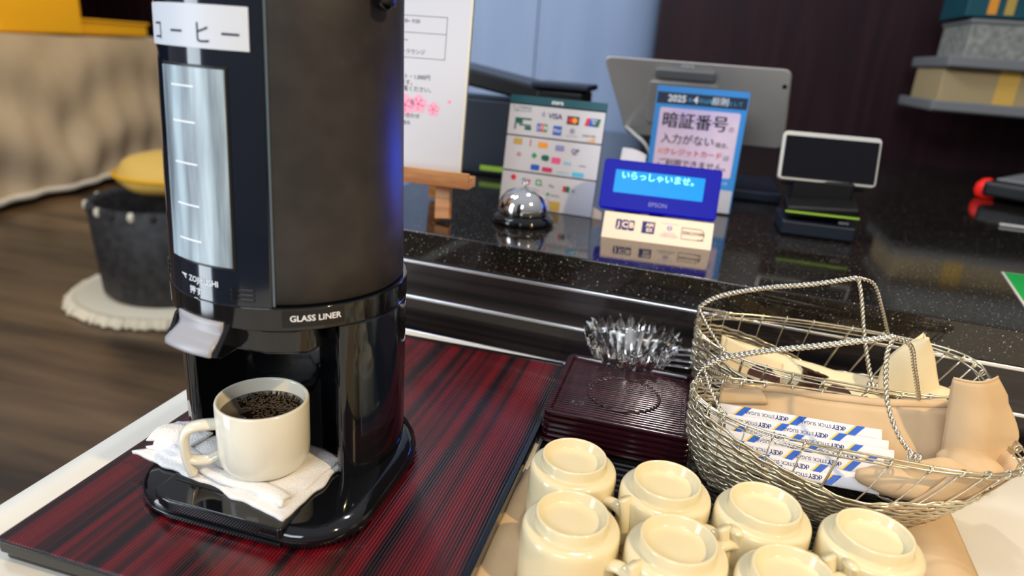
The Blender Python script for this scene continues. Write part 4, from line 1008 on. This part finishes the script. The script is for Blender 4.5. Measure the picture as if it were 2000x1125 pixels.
# payment terminal
tm = thing('payment_terminal', 'black payment terminal screen with cream frame, tilted up on a base', 'payment terminal', (.225, 1.27, CZ))
u = Vector((cos(.062), sin(.062), 0)); nn = Vector((-sin(.062), cos(.062), 0)); vv = Vector((0, 0, cos(.3))) + nn * sin(.3)
xmx = frame_plane(Vector((.225, 1.25, .231)), u, vv)
V, F = prism(rrect(.158, .083, .007, 4, 0, .0415), -.014, -.001); add('frame', *on(xmx, (V, F)), M['silver_edge'], tm, bevel=.0015, seg=3)
V, F = prism(rrect(.1500, .071, .002, 2, 0, .0395), -.001, .0012); add('screen', *on(xmx, (V, F)), mat('black_glass', rgb(6, 6, 12), .04), tm)
V, F = prism(rrect(.135, .07, .004, 3, 0, .03), -.03, -.014); add('rear_case', *on(xmx, (V, F)), M['dark'], tm, bevel=.004)
add('neck', *box((.222, 1.275, .195), (.10, .05, .08)), M['dark'], tm, bevel=.006)
add('base', *box((.220, 1.262, .156), (.118, .115, .026)), M['navy'], tm, bevel=.005)
add('card_reader', *box((.221, 1.235, .192), (.112, .06, .020), Matrix.Rotation(rad(-4), 3, 'Y') @ Matrix.Rotation(rad(12), 3, 'X')), M['dark'], tm, bevel=.005)
add('lime_strip', *box((.221, 1.2035, .1845), (.115, .003, .0030), Matrix.Rotation(rad(-.5), 3, 'Y')), M['lime'], tm)
P = Print(frame_plane(Vector((.221, 1.2042, .172)), (1, 0, 0), (0, .02, 1)), tm); P.text('p_grey', 'stera', .035, .0035, .008, lift=12); P.done()

# right-hand end of the counter
rd = thing('card_machine', 'black handheld machine at the right edge of the counter', 'card machine', (.80, 1.95, CZ))
hx = Matrix.Rotation(rad(-35), 3, 'Z')
add('body', *box((.862, 1.94, .172), (.22, .30, .038), hx), M['dark'], rd, bevel=.010, seg=3)
add('top_plate', *box((.872, 1.955, .1935), (.19, .26, .006), hx), M['greytray'], rd, bevel=.003)
add('corner_cap', *lathe([(0, -.006), (.006, -.006), (.008, 0), (.006, .006), (0, .008)], 12, (.754, 1.845, .178)), M['silver_edge'], rd, smooth=True)
add('red_button', *lathe([(0, 0), (.020, .004), (.026, .018), (.024, .034), (.014, .046), (0, .05)], 24, (.715, 1.93, CZ)), M['red'], rd, smooth=True)
gs_ = thing('green_card', 'bright green card with white border lying at the right edge of the counter', 'card', (.50, 1.05, CZ))
gv = [(.4725, 1.142), (.62, 1.160), (.60, .96), (.470, .975)]
gp = [Vector((x, y, CZ)) for x, y in gv]
V, F = prism([(.4725, 1.142), (.66, 1.150), (.63, .86), (.405, .880 + .02)], CZ, CZ + .0012)
gpts = [(.474, 1.139), (.66, 1.147), (.63, .88), (.427, .90)]
gpts = [(.474, 1.139), (.66, 1.142), (.66, .87), (.4385, .965)]
V, F = prism(gpts, CZ, CZ + .0012); add('card_edge', V, F, M['silver_edge'], gs_)
c_ = Vector((sum(p[0] for p in gpts) / 4, sum(p[1] for p in gpts) / 4)); V, F = prism([tuple(Vector(p).lerp(c_, .035)) for p in gpts], CZ + .0012, CZ + .0018); add('printed_face', V, F, M['green'], gs_)
P = Print(Matrix.Translation((.53, 1.05, CZ + .0018)), gs_); P.text('white', 'i', 0, 0, .03, lift=3); P.done()
pn = tag(add('metal_ruler', *box((.70, 1.540, CZ + .003), (.17, .010, .005), Matrix.Rotation(rad(-6), 3, 'Z')), M['silver_edge'], bevel=.002), 'thin pale metal bar lying on the granite at the right edge', 'ruler')

# wall shelf trays with boxes, upper right
sh = thing('tray_rack', 'grey two-level tray rack fixed to the dark wall, upper right', 'rack', (.95, 2.3, .31))
for z, x0 in ((.338, .600), (.452, .612)):
    add('tray', *box((x0 + .36, 2.30, z), (.72, .34, .012)), M['greytray'], sh, bevel=.004)
    add('tray_lip', *box((x0 + .36, 2.128, z + .010), (.72, .010, .026)), M['greytray'], sh, bevel=.004)
    add('side_lip', *box((x0 + .004, 2.30, z + .010), (.010, .34, .026)), M['greytray'], sh, bevel=.004)
add('bracket', *box((1.10, 2.495, .40), (.06, .08, .20)), M['dark'], sh)
tb = thing('carton', 'tan cardboard carton on the lower tray of the rack', 'box', (.90, 2.3, .345))
add('carton_body', *box((.90, 2.30, .395), (.56, .26, .096)), M['tan'], tb, bevel=.003)
add('packing_tape', *box((.78, 2.30, .3955), (.05, .263, .099)), M['orange'], tb)
nb = thing('document_box', 'grey printed box on the upper tray of the rack', 'box', (.94, 2.3, .46))
add('box_body', *box((.94, 2.30, .515), (.56, .24, .108)), M['news'], nb, bevel=.004)
add('box_lid', *box((.94, 2.30, .567), (.57, .25, .012)), M['greytray'], nb, bevel=.004)
gb = thing('green_box', 'dark green box with small printed labels on top of the document box', 'box', (.9, 2.3, .575))
add('box_body', *box((.93, 2.30, .610), (.58, .22, .064)), M['teal'], gb, bevel=.003)
for x, m_ in ((.70, 'p_orange'), (.74, 'p_gold'), (.86, 'p_grey'), (.90, 'p_gold')): add('printed_label', *box((x, 2.189, .607), (.022, .002, .044)), M[m_], gb)
wb = thing('white_pad', 'white pad lying on the green box, cut by the top edge', 'pad', (.86, 2.3, .645)); add('sheets', *box((.90, 2.25, .660), (.34, .2, .03)), M['p_lilac'], wb, bevel=.003)
yb_ = thing('yellow_packet', 'small yellow packet beside the white pad at the top edge', 'packet', (.68, 2.3, .645)); add('wrapper', *box((.675, 2.25, .665), (.07, .12, .044)), M['lime'], yb_, bevel=.006)

# ------------------------------------------------------------------ lounge on the left, out of focus
bt = thing('buffet_counter', 'long draped serving counter across the room, under a beige cloth', 'table', (-4.3, 4.2, -.75))
pA, pB = Vector((-4.06, 2.7, 0)), Vector((-4.50, 5.85, 0)); dAB = (pB - pA).normalized(); nAB = Vector((dAB.y, -dAB.x, 0))
def drape(u, v):
    p = pA.lerp(pB, u); z = .285 - v * .975
    sw = .0; 
    for c0, w0 in ((.10, .30), (.55, .30), (.95, .3)):
        d = (u - c0) / w0; sw += max(0, 1 - d * d) * .03 * sin(11 * (v - .5 * d * d) + 1.2) * (.3 + v)
    sw += .015 * sin(u * 70) * v
    return p + nAB * (.06 + sw + .05 * v) + Vector((0, 0, z))
add('drape', *surf(drape, 130, 40), M['beige_drape'], bt, smooth=True)
V, F = prism([tuple(pA.xy), tuple(pB.xy), tuple((pB - nAB * 1.0).xy), tuple((pA - nAB * 1.0).xy)], .255, .285)
add('tabletop', V, F, M['beige_drape'], bt, bevel=.01)
add('hem', *tube([drape(i / 60, 1.0) for i in range(61)], .022, 6), M['linen'], bt, smooth=True)
V, F = prism([tuple((pA - nAB * .06).xy), tuple((pB - nAB * .06).xy), tuple((pB - nAB * .9).xy), tuple((pA - nAB * .9).xy)], -.70, .255); add('cabinet', V, F, M['dark'], bt)
def yb(name, lb, c, s, m, cat='container'):
    t = thing(name, lb, cat, (c[0], c[1], c[2] - s[2] / 2)); add('tub', *box(c, s), M[m], t, bevel=.02); add('rim', *box((c[0], c[1], c[2] + s[2] / 2), (s[0] + .02, s[1] + .02, .02)), M[m], t, bevel=.008); return t
yb('yellow_crate', 'large bright yellow tub at the far left on the draped counter', (-4.56, 3.75, .47), (.7, .62, .36), 'yellow')
yb('yellow_tray', 'low yellow tub right of the large one on the draped counter', (-4.56, 4.44, .345), (.52, .62, .10), 'yellow')
for i, (x, y, lb) in enumerate(((-5.3, 6.3, 'dark slatted chair behind the yellow tub'), (-4.6, 6.6, 'dark slatted chair beyond the end of the draped counter'))):
    ch = thing('lounge_chair', lb, 'chair', (x, y, -.75), 0, 'dark chairs beyond the draped counter')
    add('seat', *box((x, y, -.28), (.5, .5, .06)), M['dark'], ch, bevel=.01)
    for sx in (-.22, .22):
        for sy in (-.22, .22): add('leg', *box((x + sx, y + sy, -.53), (.05, .05, .44)), M['dark'], ch)
    for k in range(6): add('back_slat', *box((x - .2 + k * .08, y - .24, .25), (.04, .03, 1.0)), M['darkbrown'], ch)
    add('top_rail', *box((x, y - .24, .77), (.5, .04, .08)), M['darkbrown'], ch, bevel=.01)
pf = thing('wicker_basket', 'dark round wicker basket on a fringed white mat on the floor', 'basket', (-2.17, 2.42, -.715))
PF = (-2.17, 2.42, -.75)
add('basket_body', *lathe([(0, .036), (.27, .036), (.29, .06), (.315, .44), (.30, .45), (.28, .43), (.26, .08), (0, .08)], 48, PF), M['wicker'], pf, smooth=True)
for k in range(24):
    a = 2 * pi * k / 24; add('rim_knot', *lump(PF[0] + .31 * cos(a), PF[1] + .31 * sin(a), PF[2] + .43, .014, .014, .02, k), M['rug'] if k % 2 else M['wicker'], pf, smooth=True)
mt = thing('fringed_mat', 'round white fringed mat under the dark wicker basket', 'mat', (PF[0], PF[1], -.75))
add('mat', *lathe([(0, 0), (.39, 0), (.40, .02), (.38, .035), (0, .035)], 64, PF), M['rug'], mt, smooth=True)
fr_ = []
for k in range(220):
    a = 2 * pi * k / 220; r0, r1 = .38, .42 + random.uniform(0, .025); fr_.append(tube([Vector((PF[0] + r0 * cos(a), PF[1] + r0 * sin(a), -.725)), Vector((PF[0] + (r0 + r1) / 2 * cos(a + .01), PF[1] + (r0 + r1) / 2 * sin(a + .01), -.715)), Vector((PF[0] + r1 * cos(a), PF[1] + r1 * sin(a), -.742))], .008, 4))
tag(add('fringe', *merge(*fr_), M['rug'], mt), kind='stuff')
cu = thing('yellow_cushion', 'plump yellow cushion resting on the wicker basket', 'cushion', (PF[0], PF[1], -.295))
add('cushion_body', *lump(PF[0] + .02, PF[1] + .05, -.195, .25, .25, .10, 3), M['orange'], cu, smooth=True)
add('piping', *tube([Vector((PF[0] + .02 + .252 * cos(a), PF[1] + .05 + .252 * sin(a), -.198)) for a in [2 * pi * i / 40 for i in range(40)]], .008, 6, closed=True), M['yellow'], cu, smooth=True)
